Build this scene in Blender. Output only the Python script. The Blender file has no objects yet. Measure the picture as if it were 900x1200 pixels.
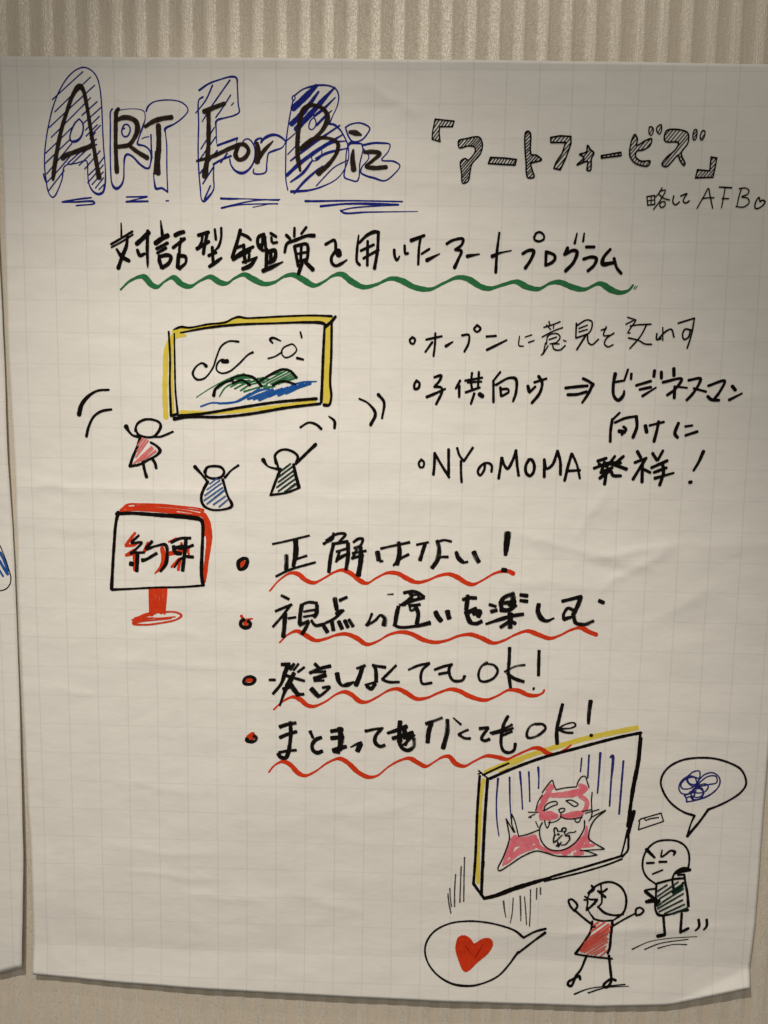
import bpy, math, random
import numpy as np
from mathutils import Matrix, Vector

sc = bpy.context.scene
COL = sc.collection

# ---------------------------------------------------------------- camera
H0 = 1.35                      # height of the sheet's centre above the floor, metres
cam_d = bpy.data.cameras.new('camera')
cam = bpy.data.objects.new('camera', cam_d)
COL.objects.link(cam)
cam_d.sensor_fit = 'VERTICAL'
cam_d.sensor_height = 24.0
cam_d.lens = 20.0
cam_d.clip_start = 0.01
cam_d.clip_end = 50
cam.matrix_world = Matrix((
    (0.99948082, -0.01963971, 0.02554168, 0.00524239),
    (0.02779652, 0.12473962, -0.99180007, -0.69710882),
    (0.01629261, 0.99199512, 0.12522077, 0.12426893 + H0),
    (0, 0, 0, 1)))
sc.camera = cam

# ---------------------------------------------------------------- light
world = bpy.data.worlds.new('World')
sc.world = world
world.use_nodes = True
bgn = world.node_tree.nodes['Background']
bgn.inputs[0].default_value = (1.0, 0.92, 0.80, 1)
bgn.inputs[1].default_value = 0.16


def spot(name, loc, target, energy, size, blend, radius, color):
    d = bpy.data.lights.new(name, 'SPOT')
    d.energy = energy
    d.spot_size = math.radians(size)
    d.spot_blend = blend
    d.shadow_soft_size = radius
    d.color = color
    o = bpy.data.objects.new(name, d)
    COL.objects.link(o)
    o.location = loc
    v = Vector(target) - Vector(loc)
    o.rotation_euler = v.to_track_quat('-Z', 'Y').to_euler()
    return o


spot('ceiling_or_fill_spot', (-0.34, -1.05, H0 + 1.25), (-0.05, 0, H0 - 0.34), 106, 38, 1.0, 0.03, (1.0, 0.905, 0.785))
spot('ceiling_or_fill_spot', (0.25, -0.50, H0 + 1.35), (-0.05, 0, H0 - 0.34), 17, 42, 1.0, 0.025, (1.0, 0.915, 0.79))

spot('ceiling_or_fill_spot', (-0.05, -1.70, H0 + 1.10), (0.0, 0, H0 + 0.10), 22, 90, 1.0, 0.04, (1.0, 0.92, 0.80))  # weak wide spot added to bring out sheen on the upper wall

sc.view_settings.view_transform = 'Standard'
sc.view_settings.look = 'None'
sc.view_settings.exposure = 0.0
sc.view_settings.gamma = 1.0
sc.cycles.transparent_max_bounces = 48
sc.cycles.max_bounces = 6

random.seed(7)
rng = np.random.default_rng(11)


# ---------------------------------------------------------------- materials
class NT:
    def __init__(self, name):
        self.m = bpy.data.materials.new(name)
        self.m.use_nodes = True
        self.t = self.m.node_tree
        self.t.nodes.clear()
        self.out = self.t.nodes.new('ShaderNodeOutputMaterial')

    def n(self, typ, **kw):
        nd = self.t.nodes.new(typ)
        for k, v in kw.items():
            if k.startswith('i_'):
                key = k[2:]
                key = int(key) if key.isdigit() else key.replace('_', ' ')
                nd.inputs[key].default_value = v
            else:
                setattr(nd, k, v)
        return nd

    def l(self, a, b):
        self.t.links.new(a, b)

    def math(self, op, a, b=None, c=None, clamp=False):
        nd = self.t.nodes.new('ShaderNodeMath')
        nd.operation = op
        nd.use_clamp = clamp
        for i, v in enumerate((a, b, c)):
            if v is None:
                continue
            if hasattr(v, 'is_linked'):
                self.l(v, nd.inputs[i])
            else:
                nd.inputs[i].default_value = v
        return nd.outputs[0]

    def mix(self, fac, a, b, blend='MIX'):
        nd = self.t.nodes.new('ShaderNodeMix')
        nd.data_type = 'RGBA'
        nd.blend_type = blend
        for i, v in ((0, fac), (6, a), (7, b)):
            if hasattr(v, 'is_linked'):
                self.l(v, nd.inputs[i])
            elif isinstance(v, tuple):
                nd.inputs[i].default_value = (*v, 1)
            else:
                nd.inputs[i].default_value = v
        return nd.outputs[2]

    def noise(self, vec, scale, detail=3, rough=0.55, stretch=None):
        if stretch:
            mp = self.n('ShaderNodeMapping')
            mp.inputs['Scale'].default_value = stretch
            self.l(vec, mp.inputs['Vector'])
            vec = mp.outputs[0]
        nd = self.n('ShaderNodeTexNoise', i_Scale=scale, i_Detail=detail, i_Roughness=rough)
        self.l(vec, nd.inputs['Vector'])
        return nd.outputs['Fac']


def make_paper():
    """white easel-pad paper with a printed 1 inch grid; the UV map is in grid cells"""
    t = NT('easel_pad_paper')
    uv = t.n('ShaderNodeTexCoord').outputs['UV']
    sep = t.n('ShaderNodeSeparateXYZ')
    t.l(uv, sep.inputs[0])

    def line(v, w):
        f = t.math('FRACT', t.math('ADD', v, 0.5))
        d = t.math('ABSOLUTE', t.math('SUBTRACT', f, 0.5))
        return t.math('SUBTRACT', 1.0, t.math('DIVIDE', d, w), clamp=True)
    wob = t.math('MULTIPLY', t.math('SUBTRACT', t.noise(uv, 1.2, 2), 0.5), 0.05)
    vx = line(t.math('ADD', sep.outputs[0], wob), 0.030)
    hy = line(t.math('ADD', sep.outputs[1], wob), 0.030)
    pat = t.noise(uv, 9.0, 3, 0.7)
    patf = t.math('MULTIPLY_ADD', pat, 1.5, -0.1, clamp=True)
    pv = t.math('MULTIPLY', t.math('MULTIPLY', vx, patf), 0.42)
    ph = t.math('MULTIPLY', t.math('MULTIPLY', hy, t.math('MULTIPLY_ADD', t.noise(uv, 7.0, 3, 0.7), 1.5, -0.1, clamp=True)), 0.28)
    ln = t.math('MAXIMUM', pv, ph)
    mott = t.noise(uv, 0.9, 5, 0.6)
    base = t.mix(mott, (0.70, 0.685, 0.655), (0.78, 0.77, 0.74))
    col = t.mix(ln, base, (0.36, 0.36, 0.34))
    # small crinkles of the paper
    n1 = t.noise(uv, 1.1, 4, 0.5, (0.8, 1.3, 1))
    n2 = t.noise(uv, 4.0, 3, 0.55, (0.8, 1.3, 1))
    n3 = t.noise(uv, 60.0, 2, 0.5)
    h = t.math('ADD', t.math('MULTIPLY', n1, 1.0), t.math('ADD', t.math('MULTIPLY', n2, 0.10), t.math('MULTIPLY', n3, 0.012)))
    bp = t.n('ShaderNodeBump', i_Strength=1.0, i_Distance=0.0006)
    t.l(h, bp.inputs['Height'])
    b = t.n('ShaderNodeBsdfPrincipled', i_Roughness=0.62)
    b.inputs['Specular IOR Level'].default_value = 0.3
    t.l(col, b.inputs['Base Color'])
    t.l(bp.outputs[0], b.inputs['Normal'])
    t.l(b.outputs[0], t.out.inputs[0])
    return t.m


def make_wall():
    """ribbed wall covering: pale woven bands over a darker beige ground"""
    t = NT('ribbed_wallcovering')
    oc = t.n('ShaderNodeTexCoord').outputs['Object']
    sep = t.n('ShaderNodeSeparateXYZ')
    t.l(oc, sep.inputs[0])
    wob = t.math('MULTIPLY', t.math('SUBTRACT', t.noise(oc, 9.0, 3, 0.6, (3, 1, 0.5)), 0.5), 0.0050)
    xx = t.math('ADD', sep.outputs[0], wob)
    ph = t.math('FRACT', t.math('DIVIDE', xx, 0.0183))
    # rises slowly to the pale band, falls quickly
    up = t.n('ShaderNodeMapRange', interpolation_type='SMOOTHSTEP')
    for k, v in zip(('From Min', 'From Max'), (0.28, 0.58)):
        up.inputs[k].default_value = v
    t.l(ph, up.inputs['Value'])
    dn = t.n('ShaderNodeMapRange', interpolation_type='SMOOTHSTEP')
    for k, v in zip(('From Min', 'From Max', 'To Min', 'To Max'), (0.78, 0.93, 1.0, 0.0)):
        dn.inputs[k].default_value = v
    t.l(ph, dn.inputs['Value'])
    band = t.math('MULTIPLY', up.outputs[0], dn.outputs[0])
    fib = t.noise(oc, 420.0, 3, 0.7, (1.6, 1, 0.10))
    spk = t.noise(oc, 900.0, 2, 0.8, (1.0, 1, 0.55))
    spk = t.math('MULTIPLY_ADD', spk, 4.5, -2.2, clamp=True)
    big = t.noise(oc, 14.0, 2, 0.5, (1, 1, 0.4))
    band2 = t.math('MULTIPLY', band, t.math('MULTIPLY_ADD', big, 0.7, 0.55), clamp=True)
    c = t.mix(band2, (0.72, 0.645, 0.53), (0.88, 0.82, 0.71))
    c = t.mix(t.math('MULTIPLY', fib, 0.38), c, (0.27, 0.225, 0.165))
    c = t.mix(t.math('MULTIPLY', spk, t.math('MULTIPLY_ADD', band, 0.30, 0.12)), c, (0.80, 0.76, 0.66))  # pale specks put the sparkle of the glossy fibres into the colour
    bp = t.n('ShaderNodeBump', i_Strength=0.6, i_Distance=0.0004)
    t.l(t.math('ADD', fib, t.math('MULTIPLY', spk, 0.6)), bp.inputs['Height'])
    b = t.n('ShaderNodeBsdfPrincipled', i_Roughness=0.40)
    b.inputs['Specular IOR Level'].default_value = 0.5
    t.l(t.math('MULTIPLY', t.math('MULTIPLY_ADD', band, 0.50, 0.16), t.math('MULTIPLY_ADD', spk, 0.6, 0.35)), b.inputs['Metallic'])
    t.l(c, b.inputs['Base Color'])
    t.l(bp.outputs[0], b.inputs['Normal'])
    t.l(b.outputs[0], t.out.inputs[0])
    return t.m


def make_ink(name, dark, light, cover=1.0, streak=0.0, rough=0.8, spec=0.02, dry=0.0):
    """marker ink lying on the paper; UV = (mm along the stroke, -1..1 across it)"""
    t = NT(name)
    tc = t.n('ShaderNodeTexCoord')
    uv = tc.outputs['UV']
    oc = tc.outputs['Object']
    str_n = t.noise(uv, 1.0, 3, 0.6, (0.06, 3.2, 1))
    blot = t.noise(oc, 260.0, 3, 0.6)
    f = t.math('MULTIPLY_ADD', t.math('ADD', t.math('MULTIPLY', str_n, 0.5), t.math('MULTIPLY', blot, 0.5)), 2.2, -0.6, clamp=True)
    col = t.mix(f, dark, light)
    b = t.n('ShaderNodeBsdfPrincipled', i_Roughness=rough)
    b.inputs['Specular IOR Level'].default_value = spec
    t.l(col, b.inputs['Base Color'])
    tr = t.n('ShaderNodeBsdfTransparent')
    mx = t.n('ShaderNodeMixShader')
    a = t.math('MULTIPLY_ADD', f, -streak, cover, clamp=True)
    if dry > 0:
        sepu = t.n('ShaderNodeSeparateXYZ')
        t.l(uv, sepu.inputs[0])
        s2 = t.noise(uv, 1.0, 2, 0.7, (0.05, 5.0, 1))
        where = t.noise(oc, 55.0, 2, 0.5)
        edge = t.math('MULTIPLY', t.math('ABSOLUTE', sepu.outputs[1]), 0.22)
        v = t.math('ADD', t.math('ADD', t.math('MULTIPLY', s2, 1.0), t.math('MULTIPLY', where, 0.9)), edge)
        gap = t.math('MULTIPLY', t.math('SUBTRACT', v, 1.36 - dry * 0.25), 7.0, clamp=True)
        a = t.math('MULTIPLY', a, t.math('SUBTRACT', 1.0, t.math('MULTIPLY', gap, 0.72)))
    t.l(a, mx.inputs[0])
    t.l(tr.outputs[0], mx.inputs[1])
    t.l(b.outputs[0], mx.inputs[2])
    t.l(mx.outputs[0], t.out.inputs[0])
    return t.m


PAPER = make_paper()
INK = {
    'black': make_ink('black_marker_ink', (0.004, 0.003, 0.003), (0.009, 0.007, 0.006)),
    'black_brush': make_ink('black_brush_ink', (0.004, 0.003, 0.003), (0.012, 0.010, 0.009), dry=0.7),
    'black_title': make_ink('brownish_black_ink', (0.008, 0.006, 0.005), (0.040, 0.026, 0.018), 1.0, 0.14),
    'blue': make_ink('blue_marker_ink', (0.007, 0.010, 0.14), (0.016, 0.030, 0.28), 0.98, 0.10),
    'pen_blue': make_ink('blue_pen_ink', (0.012, 0.014, 0.12), (0.025, 0.030, 0.22), 0.97, 0.2),
    'blue_ink': make_ink('steel_blue_ink', (0.012, 0.060, 0.22), (0.03, 0.13, 0.38), 0.97, 0.15),
    'water_blue': make_ink('water_blue_ink', (0.008, 0.060, 0.26), (0.020, 0.12, 0.42), 0.97, 0.15),
    'green': make_ink('green_marker_ink', (0.018, 0.115, 0.042), (0.035, 0.20, 0.075), 1.0, 0.08),
    'green_dark': make_ink('dark_green_ink', (0.004, 0.014, 0.010), (0.010, 0.045, 0.024), 1.0, 0.1),
    'red': make_ink('red_marker_ink', (0.46, 0.024, 0.007), (0.70, 0.060, 0.016), 1.0, 0.06),
    'dark_red': make_ink('dark_red_ink', (0.26, 0.008, 0.005), (0.33, 0.012, 0.008), 0.75, 0.5),
    'bright_red': make_ink('bright_red_ink', (0.52, 0.04, 0.03), (0.74, 0.11, 0.075), 0.95, 0.2),
    'pale_red': make_ink('pale_red_ink', (0.60, 0.10, 0.11), (0.80, 0.22, 0.22), 0.95, 0.2),
    'pale_pink': make_ink('pink_highlighter_ink', (0.70, 0.11, 0.16), (0.88, 0.25, 0.31), 0.86, 0.16),
    'yellow_ink': make_ink('yellow_marker_ink', (0.66, 0.52, 0.035), (0.82, 0.68, 0.09), 0.92, 0.22),
    'pen_grey': make_ink('grey_pen_ink', (0.02, 0.018, 0.016), (0.06, 0.055, 0.05), 0.95, 0.4),
}


# ---------------------------------------------------------------- relief of the sheet (millimetres)
def sstep(a, b, x):
    t = np.clip((x - a) / (b - a), 0, 1)
    return t * t * (3 - 2 * t)


_tabs = [rng.random((64, 64)) * 2 - 1 for _ in range(6)]


def vnoise(x, y, k):
    T = _tabs[k]
    xi = np.floor(x).astype(int)
    yi = np.floor(y).astype(int)
    fx, fy = x - xi, y - yi
    fx = fx * fx * fx * (fx * (fx * 6 - 15) + 10)
    fy = fy * fy * fy * (fy * (fy * 6 - 15) + 10)
    a = T[xi % 64, yi % 64]
    b = T[(xi + 1) % 64, yi % 64]
    c = T[xi % 64, (yi + 1) % 64]
    d = T[(xi + 1) % 64, (yi + 1) % 64]
    return (a * (1 - fx) + b * fx) * (1 - fy) + (c * (1 - fx) + d * fx) * fy


CREASES = [  # x0, y0, x1, y1, height mm, width mm
    (100, 20, 158, 3, 0.5, 5), (158, 3, 232, 13, 0.75, 5), (150, 0, 200, -14, -0.35, 6), (232, 13, 320, 20, 0.35, 7), (262, 4, 330, 8, -0.25, 6), (150, 8, 215, -8, 0.3, 3),
    (165, -25, 225, 12, 0.7, 6), (170, 60, 140, 15, 0.45, 4), (90, -18, 160, -24, 0.4, 6),
    (205, -50, 262, -20, 0.4, 9),
    (-320, 52, -120, 50, 0.75, 9), (-120, 50, 60, 46, 0.35, 8),
    (-30, 372, 10, 345, 0.5, 5), (-110, 365, -20, 372, 0.4, 8), (-80, 350, 5, 355, -0.4, 5),
    (-235, -285, -150, -290, 0.45, 4), (-250, -262, -150, -268, 0.35, 4), (-180, -305, -110, -308, 0.4, 4),
    (-240, -205, -170, -210, 0.35, 4), (-235, -95, -150, -100, 0.35, 4), (-220, -70, -160, -72, 0.3, 3),
    (-100, -235, 0, -215, 0.35, 8), (-40, -232, 10, -218, 0.35, 5), (-90, -300, -20, -318, 0.35, 8),
    (-305, -262, -298, -382, 0.7, 5), (125, -332, 300, -318, 0.6, 5), (40, -342, 125, -332, 0.3, 6),
    (200, 130, 300, 138, 0.3, 9), (60, 250, 250, 246, 0.3, 7), (-200, 140, -60, 150, 0.3, 12),
    (-120, -110, 60, -105, 0.25, 7), (150, -140, 300, -150, 0.3, 7), (220, 280, 310, 275, 0.35, 6),
    (-10, 300, 90, 292, 0.25, 6), (-300, -120, -220, -128, 0.35, 6), (-290, 20, -210, 10, 0.3, 7),
]


def relief(x, y):
    """height of the sheet off the wall at (x, y), all in mm"""
    x = np.asarray(x, float)
    y = np.asarray(y, float)
    z = np.full(x.shape, 1.3)
    z += 0.85 * vnoise(x / 130 + 7, y / 75 + 3, 0)
    z += 0.34 * vnoise(x / 60 + 1, y / 26 + 9, 1)
    z += 0.11 * vnoise(x / 26 + 4, y / 11 + 2, 2)
    z += 0.045 * vnoise(x / 12 + 5, y / 5.5 + 6, 3) * (0.5 + 0.5 * vnoise(x / 90, y / 70, 4))
    for x0, y0, x1, y1, h, w in CREASES:
        dx, dy = x1 - x0, y1 - y0
        L = math.hypot(dx, dy)
        u = ((x - x0) * dx + (y - y0) * dy) / (L * L)
        wb = 2.2 * vnoise(x / 18, y / 18, 5)
        d = ((x - x0) * dy - (y - y0) * dx) / L + wb
        win = sstep(-0.12, 0.22, u) * (1 - sstep(0.78, 1.12, u))
        z += 1.5 * h * np.exp(-np.sqrt(d * d + 0.4) / (0.8 * w)) * win
    # the lower end hangs free and curls off the wall
    z += 0.8 * (1 - sstep(-392, -230, y))
    z += 0.10 * np.clip(-355 - y, 0, None)
    z += 1.5 * np.exp(-np.clip(x + 318, 0, None) / 9) * (1 - sstep(-330, -120, y))
    z += 1.2 * np.exp(-np.clip(313 - x, 0, None) / 30) * (1 - sstep(-380, 100, y))
    z += 0.5 * sstep(379, 388, y)
    # dog-eared lower right corner: everything beyond the fold line stands forward
    nx, ny = 33.0, -60.0
    Ln = math.hypot(nx, ny)
    d = ((x - 245.5) * nx + (y + 390.1) * ny) / Ln
    d = np.clip(d, 0, None)
    z += 0.34 * np.sqrt(d * d + 0.2) - 0.34 * math.sqrt(0.2)
    return np.clip(z, 0.9, None)


def W(X, Y, Z):
    """sheet millimetres -> world metres"""
    return np.stack([X / 1000, -Z / 1000, Y / 1000 + H0], -1)


def mesh_obj(name, verts, faces, mat, parent=None, uvs=None, smooth=True):
    me = bpy.data.meshes.new(name)
    me.from_pydata([tuple(v) for v in verts], [], [tuple(f) for f in faces])
    if uvs is not None:
        ul = me.uv_layers.new(name='UVMap')
        li = np.empty(len(me.loops), dtype=np.int32)
        me.loops.foreach_get('vertex_index', li)
        ul.data.foreach_set('uv', np.asarray(uvs, dtype=np.float32)[li].ravel())
    me.polygons.foreach_set('use_smooth', [smooth] * len(me.polygons))
    me.materials.append(mat)
    me.update()
    o = bpy.data.objects.new(name, me)
    COL.objects.link(o)
    if parent is not None:
        o.parent = parent
    return o


def grid_faces(nr, nc):
    i = np.arange(nr * nc).reshape(nr, nc)
    return np.stack([i[:-1, :-1], i[1:, :-1], i[1:, 1:], i[:-1, 1:]], -1).reshape(-1, 4)


# ---------------------------------------------------------------- wall
def build_wall():
    xs = np.arange(-1.3, 1.3, 0.0009)
    ph = (xs / 0.0183) % 1.0
    prof = 0.00045 * (sstep(0.15, 0.62, ph) * (1 - sstep(0.80, 0.98, ph)))
    zs = np.array([0.0, 2.6])
    X, Z = np.meshgrid(xs, zs)
    Y = -np.broadcast_to(prof, X.shape) + 0.0007
    v = np.stack([X, Y, Z], -1).reshape(-1, 3)
    nb = len(v)
    # give the wall its thickness
    back = np.array([[xs[0], 0.1, 0], [xs[-1], 0.1, 0], [xs[-1], 0.1, 2.6], [xs[0], 0.1, 2.6]])
    f = [tuple(q) for q in grid_faces(2, len(xs))[:, ::-1]]
    n = len(xs)
    f.append((nb, nb + 3, nb + 2, nb + 1))
    f.append((0, n, nb + 3, nb))
    f.append((n - 1, nb + 1, nb + 2, 2 * n - 1))
    v = np.concatenate([v, back])
    o = mesh_obj('wall', v, f, make_wall())
    o['kind'] = 'structure'
    o['label'] = 'beige wall with pale vertical ribbed bands behind the paper sheets'
    return o


wall = build_wall()


# ---------------------------------------------------------------- sheets
def curve(pts, q):
    p = sorted(pts)
    a = np.array([c[0] for c in p], float)
    b = np.array([c[1] for c in p], float)
    return np.interp(q, a, b)


LEFT = [(388, -318.6), (316, -319.4), (217, -319.9), (170, -320.2), (101, -319.2), (59, -318.4), (1, -319.1), (-42, -320.3),
        (-87, -320.0), (-150, -319.4), (-217, -318.3), (-260, -317.0), (-304, -316.3), (-345, -316.8), (-383, -317.6)]
RIGHT = [(388, 314.2), (100, 314.4), (-175, 313.4), (-252, 313.4), (-315, 313.2), (-347, 311.5), (-370, 310.2), (-392, 309.5)]
TOP = [(-320, 388.4), (-117, 388.3), (80, 387.6), (320, 386.0)]
BOTTOM = [(-320, -382.8), (-290, -385.3), (-250, -387.9), (-190, -390.2), (-120, -392.2), (-6, -394.4), (107, -395.8), (180, -395.4),
          (240, -391.6), (246, -390.6), (278, -380.4), (315, -369.0)]


def build_sheet(name, left, right, top, bottom, zfun, nc, nr, uvfun):
    s = np.linspace(0, 1, nc)[None, :]
    t = np.linspace(0, 1, nr)[:, None]
    X = np.broadcast_to(-320 + s * 634, (nr, nc)).copy() if right is RIGHT else np.zeros((nr, nc)) - 330
    for _ in range(3):
        yt = curve(top, X)
        yb = curve(bottom, X)
        Y = yt + (yb - yt) * t
        xl = curve(left, Y)
        xr = curve(right, Y)
        X = xl + (xr - xl) * s
    Zm = zfun(X, Y)
    v = W(X, Y, Zm).reshape(-1, 3)
    back = W(X, Y, Zm - 0.12).reshape(-1, 3)
    f = grid_faces(nr, nc)
    n = nr * nc
    i = np.arange(n).reshape(nr, nc)
    loop = np.concatenate([i[0, :], i[1:, -1], i[-1, -2::-1], i[-2:0:-1, 0]])
    nxt = np.roll(loop, -1)
    rim = np.stack([loop, nxt, nxt + n, loop + n], -1)
    faces = np.concatenate([f, f[:, ::-1] + n, rim])
    u, w = uvfun(X, Y)
    uv = np.stack([u, w], -1).reshape(-1, 2)
    return mesh_obj(name, np.concatenate([v, back]), faces, PAPER, None, np.concatenate([uv, uv]))


sheet = build_sheet('flip_chart_sheet', LEFT, RIGHT, TOP, BOTTOM, relief, 270, 330,
                    lambda X, Y: (X / 25.4 + 12, Y / 25.4 + 15))
sheet['label'] = 'large gridded white paper sheet covered with Japanese marker writing and doodles'
sheet['category'] = 'paper sheet'
sheet['group'] = 'gridded paper sheets stuck on the wall'

NR = [(388, -325.5), (316, -324.6), (257, -324.1), (217, -323.6), (170, -323.3), (73, -323.2), (30, -322.2), (-10, -321.4), (-87, -321.6),
      (-155, -321.2), (-272, -322.2), (-330, -324.6), (-376, -326.8), (-390, -327.2)]


def relief_side(x, y):
    z = 1.6 + 0.8 * vnoise(x / 110 + 17, y / 80 + 5, 1) + 0.3 * vnoise(x / 40 + 3, y / 22, 2)
    e = np.exp(-np.clip(-322 - x, 0, None) / 55)
    z = z + e * (2.6 * (1 - sstep(-10, 160, y)) * 0.35 + 3.2 * (1 - sstep(-260, -60, y)) + 1.7 * np.exp(-((y - 190) / 140) ** 2))
    z = z + 2.2 * (1 - sstep(-385, -250, y))
    return np.clip(z, 0.8, None)


side = build_sheet('flip_chart_sheet', [(388, -958), (-390, -962)], NR, [(-960, 392), (-320, 391)], [(-960, -402), (-350, -383.4), (-326, -375.6), (-320, -374)],
                   relief_side, 150, 160, lambda X, Y: ((X + 327 + 0.006 * (Y + 100)) / 25.4 + 0.34, (Y - 0.01 * X) / 25.4 + 15.1))
side['label'] = 'neighbouring gridded sheet at the left edge with a small blue and black doodle'
side['category'] = 'paper sheet'
side['group'] = 'gridded paper sheets stuck on the wall'


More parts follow.
